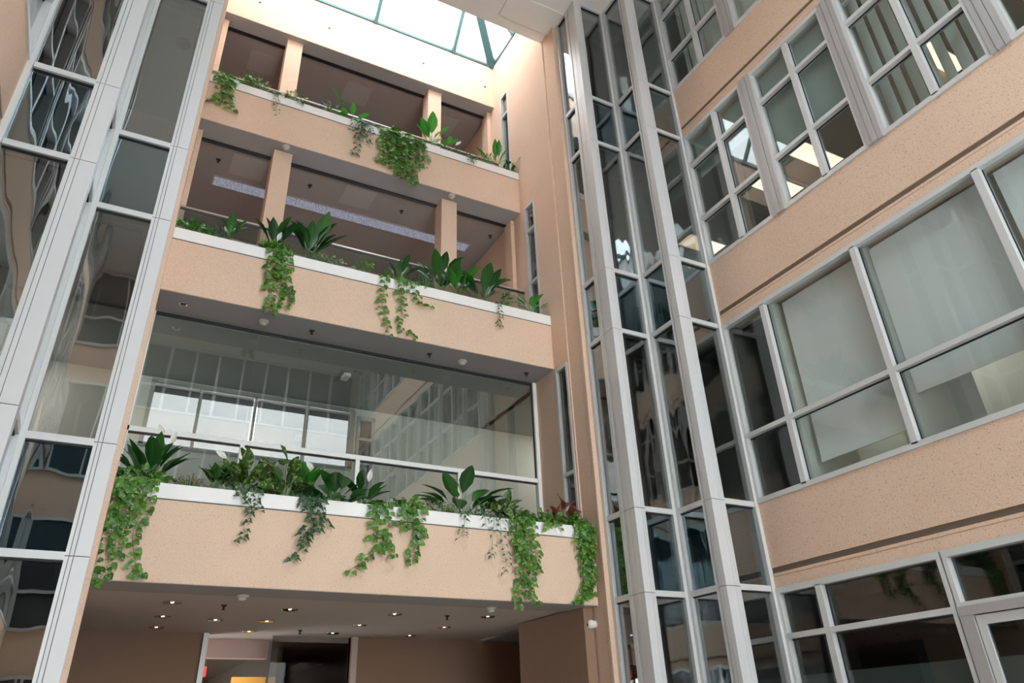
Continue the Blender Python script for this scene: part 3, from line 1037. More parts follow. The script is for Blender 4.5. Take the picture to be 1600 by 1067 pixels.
# ================================================================== THINGS
# ------------------------------------------------------------------ balconies
BAL = [(9.20, 1.57, 2.48, 2.655, 1.15, .62, 'lowest balcony, beige speckled parapet with white ledge above the entrance recess'),
       (9.90, 5.56, 6.43, 6.62, .90, .67, 'middle balcony, beige speckled parapet with white ledge and glass railing'),
       (10.76, 9.58, 10.48, 10.66, .95, .50, 'top balcony, beige speckled parapet with white ledge under the skylight')]
for (yf, zb0, zl, zt_, dep, sd, lab) in BAL:
    b = empty('balcony', (3.19, yf, zb0), label=lab, cat='balcony', group='planted balconies stacked up the atrium')
    pr = MB()
    pr.prism([(yf, zb0), (yf, zl), (yf + .16, zl), (yf + .16, zb0 + .35), (yf + .16, zb0 + .021), (yf + .01, zb0 + .021), (yf + .01, zb0)], 'x', XL + .001, XR - .001)
    pr.box(XL + .001, XR - .001, yf + .16, yf + dep, zb0 + .25, zb0 + .34)
    pr.build('parapet', M_ST, b)
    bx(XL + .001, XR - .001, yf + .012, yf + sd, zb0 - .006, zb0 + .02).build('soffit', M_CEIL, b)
    lg = MB()
    lg.box(XL + .001, XR - .001, yf - .012, yf + .05, zl, zt_)
    lg.box(XL + .001, XR - .001, yf + .05, yf + .16, zt_ - .03, zt_)
    lg.build('ledge', M_LEDGE, b, bevel=.004)
    bx(XL + .001, XR - .001, yf - .004, yf + .01, zl - .012, zl).build('shadow_joint', M_GAP, b)
    bx(XL + .002, XR - .002, yf + .16, yf + dep - .08, zb0 + .34, zt_ - .12).build('planter_soil', M_SOIL, b)
    bx(XL + .001, XR - .001, yf + dep - .08, yf + dep, zb0 + .02, zt_ - .02).build('planter_back', M_ST, b)

# columns on the two upper levels
CN = [('beige column at the left of the top balcony', 1.50, 11.92, 10.0, 13.58), ('beige column at the right of the top balcony', 4.87, 11.92, 10.0, 13.58),
      ('beige column behind the middle balcony, left of centre', 1.48, 11.0, 6.0, 9.57), ('beige column behind the middle balcony, right of centre', 4.86, 11.0, 6.0, 9.57)]
for lab, x, y, za, zb in CN:
    c = bx(x - .17, x + .17, y, y + .34, za, zb - .001).build('column', M_ST, bevel=.008)
    tag(c, lab, 'column', 'square columns of the upper levels')
for lab, x0, x1, y, za, zb in (('half column against the left wall at the top balcony', XL, .09, 11.98, 10.0, 13.58), ('half column against the right wall at the top balcony', 6.31, XR, 11.98, 10.0, 13.58),
                               ('half column against the left wall at the middle balcony', XL, .07, 11.05, 6.0, 9.57), ('half column against the right wall at the middle balcony', 6.31, XR, 11.05, 6.0, 9.57)):
    c = bx(x0 + .001, x1 - .001, y, y + .3, za, zb - .001).build('column', M_ST, bevel=.006)
    tag(c, lab, 'column', 'half columns against the side walls')

# railings
def railing(y, z, zb, lab, xs, mat_g):
    r = empty('railing', (3.2, y, zb), label=lab, cat='railing')
    MB().tube([(XL + .01, y, z), (XR - .01, y, z)], .022, 10).build('handrail', M_STEEL, r, smooth=True)
    bx(XL + .01, XR - .01, y - .012, y + .012, z - .05, z - .018).build('glazing_channel', M_DARK, r)
    for a, b in zip(xs[:-1], xs[1:]):
        bx(a + .004, b - .004, y - .006, y + .006, zb, z - .045).build('glass_panel', mat_g, r)


railing(10.76, 7.62, 6.45, 'steel handrail over clear glass panels behind the middle planter', [XL + .01, 1.35, 2.95, 4.6, XR - .01], G_RAIL)
railing(11.66, 11.66, 10.5, 'pale handrail over clear glass panels behind the top planter', [XL + .01, 1.35, 2.95, 4.6, XR - .01], G_RAIL)

# long sparkling ceiling light of the middle level
lt = empty('ceiling_light', (3.18, 12.4, 9.585), label='long narrow sparkling ceiling light behind the middle balcony', cat='ceiling light')
bx(.42, 5.94, 12.24, 12.56, 9.57, 9.585).build('frame', M_ALG, lt)
bx(.45, 5.91, 12.27, 12.53, 9.562, 9.57).build('lens', M_SPARK, lt)

# access panels in the ceilings
for lab, x, y, z in (('square ceiling access panel left of the top-level left column', .98, 12.87, 13.594), ('square ceiling access panel between the top-level columns', 3.2, 12.85, 13.594),
                     ('square ceiling access panel between the middle-level columns', 3.15, 11.72, 9.584), ('square ceiling access panel left of the middle-level left column', .98, 11.75, 9.584),
                     ('square ceiling access panel right of the top-level right column', 5.5, 12.9, 13.594)):
    a = empty('access_panel', (x, y, z), label=lab, cat='ceiling panel', group='square access panels in the upper ceilings')
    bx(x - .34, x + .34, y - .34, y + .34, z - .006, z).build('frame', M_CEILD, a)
    bx(x - .31, x + .31, y - .31, y + .31, z - .012, z - .006).build('cover', M_PANEL, a)


def smoke_detector(x, y, z, lab, grp, col=None):
    s = empty('smoke_detector', (x, y, z), label=lab, cat='smoke detector', group=grp)
    MB().lathe((x, y, z), [(.075, 0), (.075, -.02), (.05, -.03)][::-1], 20).build('base', M_DET, s, smooth=True)
    MB().lathe((x, y, z), [(.045, -.03), (.045, -.055), (.02, -.07)][::-1], 16).build('sensor', M_DET, s, smooth=True)


def sprinkler(x, y, z, lab, grp):
    s = empty('sprinkler_head', (x, y, z), label=lab, cat='sprinkler', group=grp)
    MB().lathe((x, y, z), [(.008, -.04), (.028, -.010), (.045, 0)], 16).build('cup', M_DARK, s, smooth=True)
    MB().lathe((x, y, z), [(.022, -.06), (.022, -.054), (.008, -.04)], 12).build('deflector', M_DARK, s)


def downlight(x, y, z, r, lab, grp, on=True):
    s = empty('downlight', (x, y, z), label=lab, cat='downlight', group=grp)
    MB().lathe((x, y, z), [(r * .78, -.004), (r, -.012), (r * 1.02, 0)], 24).build('trim_ring', M_DARK if on is False else M_CHROME, s, smooth=True)
    MB().lathe((x, y, z), [(.012 if on else r * .5, -.010), (.024 if on else r * .7, -.004), (.03 if on else r * .75, -.0035)], 16).build('lamp', M_LAMP if on else M_DARK, s)


gS = 'smoke detectors under the balcony edges'
smoke_detector(1.49, 10.85, 9.572, 'white smoke detector in front of the left column of the middle level', gS)
smoke_detector(4.84, 10.84, 9.572, 'white smoke detector in front of the right column of the middle level', gS)
smoke_detector(1.47, 10.23, 5.552, 'white smoke detector left on the soffit over the big glass wall', gS)
smoke_detector(4.79, 10.25, 5.552, 'white smoke detector right on the soffit over the big glass wall', gS)
smoke_detector(1.62, 9.67, 1.562, 'white smoke detector left under the lowest balcony edge', gS)
smoke_detector(4.96, 9.71, 1.562, 'white smoke detector right under the lowest balcony edge', gS)
gP = 'sprinkler heads in the soffits'
for x, lab in ((2.21, 'dark sprinkler head over the big glass wall, left one of three'), (4.18, 'dark sprinkler head over the big glass wall, middle one of three'), (6.03, 'dark sprinkler head over the big glass wall, next to the right wall')):
    sprinkler(x, 10.24, 5.552, lab, gP)
for x, lab in ((.44, 'dark sprinkler head of the middle level next to the left wall'), (2.18, 'dark sprinkler head of the middle level, just right of the left column'), (4.11, 'dark sprinkler head of the middle level, just left of the right column'), (6.19, 'dark sprinkler head of the middle level next to the right wall')):
    sprinkler(x, 11.77, 9.585, lab, gP)
for x, y, lab in ((1.57, 10.67, 'small sprinkler head left under the entrance ceiling'), (3.12, 12.87, 'small sprinkler head deep in the middle of the entrance ceiling'), (4.77, 10.78, 'small sprinkler head right under the entrance ceiling')):
    sprinkler(x, y, 1.588, lab, gP)
gD = 'round downlights in the entrance ceiling'
GD = [(.94, 10.62, 'front row, first from the left wall'), (.96, 11.85, 'middle row, first from the left wall'), (.99, 12.99, 'back row, first from the left wall'),
      (1.68, 12.01, 'middle row, small, second from the left'), (2.38, 13.17, 'back row, over the left of the doorway'), (2.40, 11.98, 'middle row, third from the left'),
      (2.45, 10.79, 'front row, second from the left'), (3.72, 13.10, 'back row, over the right of the doorway'), (3.84, 12.06, 'middle row, right of centre'),
      (3.96, 10.82, 'front row, third from the left'), (5.25, 11.98, 'middle row, nearest the right wall'), (5.40, 10.69, 'front row, nearest the right wall'), (5.10, 13.13, 'back row, right of the doorway')]
for x, y, lab in GD:
    downlight(x, y, 1.588, .11, 'round chrome downlight in the entrance ceiling, ' + lab, gD)
gS2 = 'recessed spots in the soffit over the glass wall'
downlight(.32, 10.20, 5.552, .06, 'small ringed spot in the soffit at the left end of the big glass wall', gS2, on=None)
# dark round fittings seen through the tower glass
gT = 'round fittings on the corridor ceilings behind the tower glass'
downlight(-.51, 9.21, TOP - 4.0 + .06, .12, 'dark round downlight seen through the left tower glass', gT, on=False)
downlight(8.17, 9.20, TOP - .03, .12, 'dark round downlight behind the topmost glass of the right tower', gT, on=False)
downlight(8.20, 10.02, 9.56, .10, 'brass round downlight behind the third-floor glass of the right tower', gT, on=False)
downlight(10.1, 10.76, 9.56, .10, 'dark round downlight low behind the third-floor glass of the right tower', gT, on=False)

# side-wall sprinklers on the wall under the skylight
for k, (x, z) in enumerate([(.60, 14.13), (2.15, 14.13), (4.47, 14.12), (6.13, 14.10)]):
    s = empty('wall_sprinkler', (x, 11.78, z), label=['small pale sprinkler on the wall under the skylight, near the left tower', 'small pale sprinkler on the wall under the skylight, above the left opening',
              'small pale sprinkler on the wall under the skylight, above the right column', 'small pale sprinkler on the wall under the skylight, in the right corner'][k], cat='sprinkler', group='sprinklers on the wall under the skylight')
    MB().lathe((x, 11.78, z), [(.03, 0), (.03, -.01), (.012, -.02), (.012, -.06)][::-1], 12, axis='y').build('stem', M_WHITE, s)
    bx(x - .025, x + .025, 11.70, 11.715, z - .004, z + .03).build('deflector', M_DARK, s)

# camera dome
s = empty('security_camera', (XR - .155, 9.34, 1.30), label='small white round security camera on the pier under the lowest balcony', cat='security camera')
MB().lathe((XR + .024, 9.36, 1.34), [(.01, -.13), (.05, -.115), (.062, -.07), (.05, -.03), (.055, 0)], 20, axis='x').build('dome', M_WHITE, s, smooth=True)
MB().lathe((XR + .024, 9.36, 1.335), [(.015, -.137), (.022, -.128)], 14, axis='x').build('lens', M_DARK, s)

# ceiling unit inside the meeting room
s = empty('ceiling_unit', (3.09, 11.33, 5.5), label='white box on a bracket under the ceiling behind the big glass wall', cat='ceiling unit')
bx(3.04, 3.15, 11.2, 11.42, 5.36, 5.42).build('box', M_WHITE, s, bevel=.005)
MB().tube([(3.09, 11.33, 5.5), (3.09, 11.33, 5.42)], .012, 8).build('bracket', M_DARK, s)
MB().tube([(3.02, 11.3, 5.5), (2.98, 11.32, 5.4), (2.96, 11.4, 5.33), (2.93, 11.5, 5.35)], .006, 6).build('cable', M_DARK, s)

# exit sign in the corridor
s = empty('exit_sign', (2.06, 15.0, 1.05), label='small red lit sign hanging in the corridor beyond the doorway', cat='exit sign')
bx(2.03, 2.07, 14.95, 15.05, 1.06, 1.22).build('sign_box', M_RED, s)
bx(2.045, 2.055, 14.99, 15.01, 1.22, 1.62).build('bracket', M_DARK, s)

# ------------------------------------------------------------------ office ceiling lights behind the third-floor windows
gL = 'warm office light panels behind the third-floor windows'
for lab, x0, x1, y0, y1 in (('warm glowing ceiling panel seen between the first two window bays of the third floor', 10.17, 11.23, 6.50, 6.88 + .0),
                            ('warm glowing ceiling panel seen low in the first window bay of the third floor', 10.18, 11.23, 7.50, 7.92),
                            ('warm glowing ceiling panel seen low through the right tower glass', 10.17, 11.2, 9.78, 10.2),
                            ('warm glowing ceiling panel behind the third window bay of the third floor', 10.17, 11.2, 3.9, 4.3),
                            ('warm glowing ceiling panel behind the fourth window bay of the third floor', 10.17, 11.2, 2.3, 2.7)):
    zc = 9.54 if y0 < 7.4 else 9.56
    a = empty('light_panel', ((x0 + x1) / 2, (y0 + y1) / 2, zc - .03), label=lab, cat='light panel', group=gL)
    bx(x0 - .02, x1 + .02, y0 - .02, y1 + .02, zc - .012, zc).build('frame', M_WHITE, a)
    bx(x0, x1, y0, y1, zc - .016, zc - .012).build('diffuser', M_WARM, a)
for i, (x, y, z) in enumerate(((11.0, 5.9, 5.52), (11.0, 3.0, 5.52), (10.9, 5.5, 13.44), (10.9, 2.6, 13.44), (10.2, 0.5, 5.52))):  # unseen fill panels added to brighten the rooms behind the glass
    a = empty('light_panel', (x, y, z), label='added fill light behind the ' + ('second-floor panes at the first wide blind', 'second-floor panes at the right edge', 'top-floor bays nearest the tower', 'top-floor bays at the right edge', 'second-floor panes beyond the right edge')[i], cat='light panel', group='added fill lights deep in the right-hand rooms')
    bx(x - .3, x + .3, y - .6, y + .6, z - .012, z).build('frame', M_WHITE, a)
    bx(x - .28, x + .28, y - .58, y + .58, z - .016, z - .012).build('diffuser', plain('cool_fill_lens_%d' % i, (1, .95, .85), .5, emit=(1, .93, .82), estr=6.0), a)

# partition walls between the right-hand rooms; the near-black pieces carry the rooms' darkness in their colour
struct('wall_right', bx(8.14, 9.17, 6.50, 6.58, 2.37, 5.53), M_ROOM)
struct('wall_right', bx(9.0, 9.1, 6.60, 7.34, 2.37, 5.53), M_DARKC)
struct('wall_right', bx(8.14, 9.3, 7.34, 7.39, 2.37, 5.53), M_DARKC)
struct('wall_right', bx(8.14, 9.3, 7.34, 7.39, FLOOR_Z, 1.55), M_DARKC)
struct('ceiling', bx(8.36, 9.0, 6.60, 7.39, 5.46, 5.52), M_DARKC)
struct('wall_right', bx(9.2, 9.3, -6.5, 7.38, FLOOR_Z, 1.55), M_DARKC)  # dark sheet added so the ground rooms read as unlit
struct('ceiling', bx(8.36, 9.2, -6.5, 7.38, 1.50, 1.55), M_DARKC)
struct('wall_right', bx(8.14, 9.6, 4.87, 4.93, 2.37, 5.53), M_ROOMG)
struct('wall_right', bx(8.6, 11.8, 4.20, 4.26, 6.37, 9.54), M_TANC)
struct('wall_right', bx(8.36, 11.8, 5.82, 5.90, 10.40, 13.46), M_ROOM)

# ------------------------------------------------------------------ blinds
gB = 'pale roller blinds in the second-floor windows'
for lab, y0, y1, zb in (('pale roller blind with white bottom bar, second-floor pane nearest the tower', 5.03, 6.40, 3.07),
                        ('pale roller blind with white bottom bar, wide second-floor pane in the middle', 3.30, 4.86, 3.44),
                        ('pale roller blind in the second-floor pane at the right edge of the photo', 1.58, 3.15, 3.44),
                        ('pale roller blind in a second-floor pane beyond the right edge', -.14, 1.44, 3.3)):
    b = empty('roller_blind', (RX + .20, (y0 + y1) / 2, 5.5), label=lab, cat='roller blind', group=gB)
    bx(RX + .195, RX + .197, y0, y1, zb, 5.47).build('fabric', C_BLIND, b)
    bx(RX + .185, RX + .207, y0, y1, zb - .045, zb + .005).build('bottom_bar', M_WHITE, b)
    MB().tube([(RX + .22, y0, 5.44), (RX + .22, y1, 5.44)], .022, 10).build('roller', M_WHITE, b)
gB3 = 'green-grey roller blinds in the third-floor windows'
for lab, y0, y1, zb in (('short green-grey roller blind at the top of the first third-floor bay, beside the tower', 6.74, 7.36, 8.62),
                        ('short green-grey roller blind at the top of the first third-floor bay, second pane', 6.05, 6.60, 8.62),
                        ('green-grey roller blind, left half of the second third-floor bay', 5.05, 5.70, 7.82),
                        ('green-grey roller blind, right half of the second third-floor bay', 4.32, 4.96, 7.82)):
    b = empty('roller_blind', (RX + .16, (y0 + y1) / 2, 9.5), label=lab, cat='roller blind', group=gB3)
    bx(RX + .155, RX + .157, y0, y1, zb, 9.48).build('fabric', C_BLIND3, b)
    bx(RX + .148, RX + .164, y0, y1, zb - .02, zb).build('bottom_bar', M_ALG, b)


def vertical_blind(y0, y1, z0, z1, lab, grp, ang=.6, gap=.115):
    b = empty('vertical_blind', (RX + .24, (y0 + y1) / 2, z0), label=lab, cat='vertical blind', group=grp)
    sl = MB()
    n = int((y1 - y0) / gap)
    for k in range(n):
        yc_ = y0 + (k + .5) * gap
        a = ang + random.uniform(-.12, .12)
        dx, dy = gap * .58 * math.sin(a), gap * .58 * math.cos(a)
        sl.quad((RX + .24 - dx, yc_ - dy, z0), (RX + .24 + dx, yc_ + dy, z0), (RX + .24 + dx, yc_ + dy, z1), (RX + .24 - dx, yc_ - dy, z1))
    sl.build('slats', C_VERT, b)
    bx(RX + .21, RX + .27, y0, y1, z1, z1 + .04).build('head_rail', M_WHITE, b)


gV = 'vertical blinds in the upper windows'
vertical_blind(2.60, 4.02, 6.80, 9.45, 'open vertical blind in the third bay of the third-floor windows', gV, ang=.62, gap=.20)
vertical_blind(.90, 2.28, 6.80, 9.45, 'vertical blind in the third-floor bay at the right edge of the photo', gV, ang=.3, gap=.2)
for k, lab in enumerate(('vertical blind in the top-floor window bay beside the tower', 'vertical blind in the second top-floor window bay from the tower', 'vertical blind in the third top-floor window bay from the tower')):
    y0, y1 = [(6.02, 7.30), (4.32, 5.68), (2.6, 3.96)][k]
    vertical_blind(y0, y1, 10.85, 13.36, lab, gV, ang=.22, gap=.15)

# things on the sill of the second third-floor bay
s = empty('desk_monitor', (8.55, 4.62, 6.72), label='black rounded monitor back on the sill of the second third-floor bay', cat='monitor')
mm = MB(); mm.prism([(4.40, 6.80), (4.40, 7.05), (4.46, 7.12), (4.80, 7.12), (4.86, 7.05), (4.86, 6.80)], 'x', 8.42, 8.46)
mm.build('screen', M_BLACK, s, bevel=.01)
bx(8.40, 8.52, 4.58, 4.68, 6.38, 6.84).build('stand', M_BLACK, s)
s = empty('water_bottle', (8.42, 4.36, 6.80), label='blue bottle standing on the sill of the second third-floor bay', cat='bottle')
MB().lathe((8.42, 4.36, 6.80), [(.04, 0), (.042, .14), (.018, .19), (.018, .21)], 16).build('body', M_BLUE, s, smooth=True)
MB().lathe((8.42, 4.36, 7.01), [(.02, 0), (.02, .025)], 12).build('cap', M_BLACK, s)
struct(nextn('trim'), bx(8.36, 8.62, 4.27, 5.70, 6.70, 6.795), M_ROOM)

# frosted film on the ground-floor panes and the glass door
for lab, y0, y1 in (('pale frosted film across the lower ground-floor pane beside the tower', 6.82, 7.40), ('pale frosted film across the wide lower ground-floor pane', 5.14, 6.70)):
    f = bx(RX + .083, RX + .086, y0, y1, -.60, .56).build('frosted_film', G_FROST)
    tag(f, lab, 'window film', 'frosted films on the ground-floor glass')
d = empty(nextn('door'), (RX, 4.2, FLOOR_Z), kind='structure')
fr = MB()
fr.box(RX - .03, RX + .12, 4.93, 5.07, FLOOR_Z, 1.0).box(RX - .03, RX + .12, 3.22, 3.34, FLOOR_Z, 1.0).box(RX - .035, RX + .12, 3.22, 5.07, .94, 1.03)
fr.box(RX - .02, RX + .12, 1.70, 3.22, FLOOR_Z, FLOOR_Z + .07).box(RX - .02, RX + .12, 1.66, 1.72, FLOOR_Z, 1.0)
fr.build('frame', M_ALG, d)
lf = MB()
lf.box(RX - .005, RX + .05, 4.84, 4.92, FLOOR_Z + .02, .93).box(RX - .005, RX + .05, 3.35, 3.43, FLOOR_Z + .02, .93).box(RX - .005, RX + .05, 3.43, 4.84, .84, .93).box(RX - .005, RX + .05, 3.43, 4.84, FLOOR_Z + .02, FLOOR_Z + .2)
lf.build('leaf_frame', M_AL, d)
bx(RX + .02, RX + .03, 3.43, 4.84, FLOOR_Z + .2, .84).build('pane', G_WIND, d)
bx(RX + .031, RX + .033, 3.43, 4.84, -.6, .54).build('frosted_band', G_FROST, d)
bx(RX + .07, RX + .08, 1.72, 3.22, FLOOR_Z + .07, .95).build('pane', G_WIND, d)
MB().tube([(RX - .06, 3.52, -.9), (RX - .06, 3.52, .1)], .014, 8).build('pull_handle', M_STEEL, d)


# ================================================================== PLANTS
def rv(a, b):
    return random.uniform(a, b)


def plant(name, loc, lab, cat, grp):
    return empty(name, loc, label=lab, cat=cat, group=grp)


def strand(pts, n=26):
    """smooth a coarse path"""
    P = [Vector(p) for p in pts]
    out_ = []
    for i in range(n + 1):
        t_ = i / n * (len(P) - 1)
        k = min(int(t_), len(P) - 2)
        f_ = t_ - k
        p0 = P[max(k - 1, 0)]; p1 = P[k]; p2 = P[k + 1]; p3 = P[min(k + 2, len(P) - 1)]
        out_.append(0.5 * ((2 * p1) + (-p0 + p2) * f_ + (2 * p0 - 5 * p1 + 4 * p2 - p3) * f_ ** 2 + (-p0 + 3 * p1 - 3 * p2 + p3) * f_ ** 3))
    return out_


def vine_leaves(lv, st, path, size, kind, density, spread, yf, wr_=.85):
    """leaves alternate along a hanging path and face the court"""
    L = sum((path[i + 1] - path[i]).length for i in range(len(path) - 1))
    n = max(3, int(L * density))
    for i in range(n):
        t_ = (i + rv(0, .8)) / n * (len(path) - 1)
        k = min(int(t_), len(path) - 2)
        p = path[k].lerp(path[k + 1], t_ - k)
        side = -1 if i % 2 else 1
        dx = side * rv(.3, 1.0)
        sz = size * 1.12 * rv(.65, 1.15) * (1 - .25 * (t_ / (len(path) - 1)))
        q = p + Vector((side * rv(.0, spread), -rv(0, .035) - .012, rv(-.02, .02)))
        if (q - p).length > .03:
            st.tube([p, q], .0022, 3)
        d_ = Vector((dx, -rv(.05, .45), -rv(.35, 1.1)))
        nr = Vector((rv(-.45, .45), -1.0, rv(.1, .7)))
        lv.leaf(q, d_, nr, sz, sz * wr_, kind, droop=rv(.1, .7), fold=rv(.05, .35), curl=.12)


def trailing(name, loc_x, yf, zt_, strands, lab, cat, grp, mat, size=.085, kind='heart', density=26, spread=.05, top=30, topw=.25, toph=.14, stem=None, wr_=.85):
    """a pot plant whose shoots hang over the ledge: strands = list of (x0, [(x,z)...])"""
    r = plant(name, (loc_x, yf + .3, zt_ - .1), lab, cat, grp)
    lv = MB(); st = MB()
    for (x0, pts) in strands:
        coarse = [(x0 + rv(-.05, .05), yf + .26, zt_ - .06), (x0, yf + .10, zt_ + .05), (x0 + (pts[0][0] - x0) * .3, yf - .05, zt_ - .02)]
        for (x, z) in pts:
            coarse.append((x, yf - rv(.035, .07), z))
        path = strand(coarse, 8 * len(coarse))
        st.tube(path, .0035, 4, r1=.0018)
        vine_leaves(lv, st, path, size, kind, density, spread, yf, wr_)
    for i in range(top):                       # the bushy crown above the ledge
        a = rv(0, 2 * PI); q = math.sqrt(rv(0, 1))
        p = Vector((loc_x + topw * q * math.cos(a), yf + .13 + .14 * q * math.sin(a), zt_ + rv(-.03, toph) * (1.1 - q * .6)))
        st.tube([(loc_x + (p.x - loc_x) * .3, yf + .24, zt_ - .1), p], .003, 3)
        d_ = Vector((math.cos(a) * rv(.3, 1), -rv(.1, 1), rv(-.6, .8)))
        nr = Vector((rv(-.4, .4), -rv(.4, 1), rv(.3, 1)))
        s_ = size * rv(.7, 1.2)
        lv.leaf(p, d_, nr, s_, s_ * wr_, kind, droop=rv(.2, .8), fold=rv(.1, .35), curl=.1)
    lv.build('foliage', mat, r, smooth=True)
    st.build('stems', stem or M_STEM, r)
    return r


def lily(x, yb, zb, n, L, Wd, lab, mat, flowers=(), spread=.5, lean=0, name='peace_lily', grp='peace lilies in the planters', front=.6, tall=1.0):
    L *= 1.22; Wd *= 1.22; zb += .06; yb -= .06
    r = plant(name, (x, yb, zb), lab, 'plant', grp)
    lv = MB(); st = MB()
    for i in range(n):
        a = 2 * PI * i / n + rv(-.35, .35)
        out_ = rv(.35, 1.0) * spread
        pet = L * rv(.5, .9)
        dirv = Vector((math.cos(a) * out_ + lean, math.sin(a) * out_ * front, rv(.65, 1.15) * tall)).normalized()
        b0 = Vector((x + rv(-.04, .04), yb + rv(-.04, .04), zb))
        p1 = b0 + dirv * pet * .5 + Vector((0, 0, .02))
        tip = b0 + dirv * pet
        st.tube(strand([b0, p1, tip], 6), .0055, 5, r1=.0035)
        ld = (dirv + Vector((math.cos(a) * .2, math.sin(a) * .2 - .12, -.05))).normalized()
        up = Vector((-math.cos(a) * .5 + rv(-.3, .3), -math.sin(a) * .5 - .35, 1.0))
        s_ = L * rv(.8, 1.15)
        lv.leaf(tip, ld, up, s_, Wd * s_ / L * rv(.85, 1.1), 'lance', droop=rv(.15, .8), fold=rv(.15, .4), curl=.06)
    lv.build('leaves', mat, r, smooth=True)
    st.build('stalks', M_STEM, r)
    for (fx, fz, ang) in flowers:
        fl = MB(); sp = MB()
        base = Vector((x + fx, yb - .08, zb + fz))
        MB().tube(strand([(x, yb, zb), (x + fx * .5, yb - .02, zb + fz * .6), base], 8), .0035, 5).build('flower_stalk', M_STEM, r)
        d_ = Vector((math.sin(ang), -.15, math.cos(ang)))
        fl.leaf(base, d_, (-.2, -1, .2), .17, .075, 'lance', droop=-.4, fold=.6)
        f_ = fl.build('spathe', M_SPATHE, r, smooth=True)
        sp.tube([base + d_ * .01, base + d_ * .07 + Vector((0, -.02, 0))], .008, 6, r1=.005)
        sp.build('spadix', M_SPADIX, r)
    return r


def clump(name, x, yb, zb, wx, h, n, size, kind, lab, cat, grp, mat, wr_=.7, yspread=.13, stem=None):
    lf_ = {9.20: .05, 9.90: .10, 10.76: .15}[Y]
    yb -= .05; zb += lf_; size *= 1.15; h *= 1.15
    r = plant(name, (x, yb, zb - .1 - lf_), lab, cat, grp)
    lv = MB(); st = MB()
    for i in range(n):
        a = rv(0, 2 * PI); q = math.sqrt(rv(0, 1))
        p = Vector((x + wx * q * math.cos(a), yb + yspread * q * math.sin(a), zb + h * rv(0, 1) * (1.05 - .7 * q * q)))
        st.tube([(x + (p.x - x) * .5, yb + (p.y - yb) * .5, zb - .1), p], .0028, 3)
        d_ = Vector((math.cos(a) * rv(.3, 1), -rv(-.2, 1), rv(-.4, 1)))
        nr = Vector((rv(-.5, .5), -rv(.3, 1), rv(.3, 1)))
        s_ = size * rv(.65, 1.2)
        lv.leaf(p, d_, nr, s_, s_ * wr_, kind, droop=rv(.2, .9), fold=rv(.1, .4), curl=.1)
    lv.build('foliage', mat, r, smooth=True)
    st.build('stems', stem or M_STEM, r)
    return r


# ---- lowest balcony
Y, Z = 9.20, 2.655
gv, gi, gd, gc_ = 'bright pothos vines hanging over the ledges', 'small dark ivies trailing over the ledges', 'yellow-veined leafy plants in the lowest planter', 'low filler plants in the planters'
lily(.33, Y + .30, Z - .12, 19, .32, .14, 'large dark peace lily with two white flowers at the left end of the lowest planter', L_LILY, flowers=((.06, .66, -.5), (.16, .58, .25)), spread=.8, front=.4)
trailing('pothos_vine', .24, Y, Z, [(.10, [(.05, 2.42), (.02, 2.2), (.05, 1.95), (.10, 1.75), (.08, 1.62), (.02, 1.52)]), (.18, [(.14, 2.4), (.10, 2.15), (.14, 1.9), (.17, 1.8)]), (.05, [(.02, 2.45), (.05, 2.2), (.12, 2.0)]),
                                    (.30, [(.28, 2.4), (.30, 2.2), (.28, 2.05), (.33, 1.85), (.40, 1.68), (.44, 1.62)]), (.36, [(.38, 2.45), (.36, 2.3)]), (.22, [(.22, 2.4), (.18, 2.2)]), (.12, [(.10, 2.5), (.16, 2.3), (.12, 2.1)])],
         'lush bright pothos hanging in two long strands at the left end of the lowest balcony', 'plant', gv, L_POTHOS, size=.10, density=30, spread=.055, top=110, topw=.36, toph=.22)
clump('dry_plant', .78, Y + .16, Z - .02, .17, .10, 90, .055, 'slim', 'low pinkish grey tangled plant right of the left peace lily, lowest planter', 'plant', gc_, L_DRY, wr_=.45)
lily(1.06, Y + .2, Z - .06, 18, .17, .07, 'small pointed-leaf lily with one drooping white flower, left part of the lowest planter', L_LILY, flowers=((.08, .40, -1.2),), spread=.7)
clump('dieffenbachia', 1.42, Y + .22, Z + .0, .30, .34, 52, .22, 'oval', 'yellow-green veined leafy plant, the left one of the pair in the lowest planter', 'plant', gd, L_DIEF, wr_=.52, yspread=.16)
clump('dieffenbachia', 1.90, Y + .24, Z + .0, .28, .36, 44, .21, 'oval', 'yellow-green veined leafy plant, the right one of the pair in the lowest planter', 'plant', gd, L_DIEF, wr_=.52, yspread=.16)
trailing('ivy_vine', 1.42, Y, Z, [(1.42, [(1.46, 2.50), (1.50, 2.38), (1.44, 2.25), (1.46, 2.12), (1.36, 2.04)]), (1.55, [(1.56, 2.5), (1.60, 2.42)]), (1.35, [(1.34, 2.55)])], 'dark green ivy with one thin strand below the left yellow-veined plant', 'plant', gi, L_IVY, size=.085, kind='ivy', density=26, spread=.035, top=46, topw=.28, toph=.06, wr_=.75)
lily(2.18, Y + .22, Z - .1, 12, .26, .10, 'upright bright green lily in front of the first glass mullions, lowest planter', L_LILYB, flowers=((.04, .42, -.9),), spread=.5, tall=1.3)
trailing('ivy_vine', 2.22, Y, Z, [(2.15, [(2.16, 2.5), (2.2, 2.36), (2.14, 2.22), (2.16, 2.1), (2.08, 1.95), (2.02, 1.88)]), (2.3, [(2.32, 2.5), (2.36, 2.4), (2.42, 2.34)]), (2.25, [(2.26, 2.45), (2.3, 2.3), (2.2, 2.2), (2.14, 2.06)]), (2.12, [(2.08, 2.5)])], 'dark green ivy with a fuller forked strand, left of centre on the lowest balcony', 'plant', gi, L_IVY, size=.10, kind='ivy', density=34, spread=.05, top=52, topw=.22, toph=.08, wr_=.7)
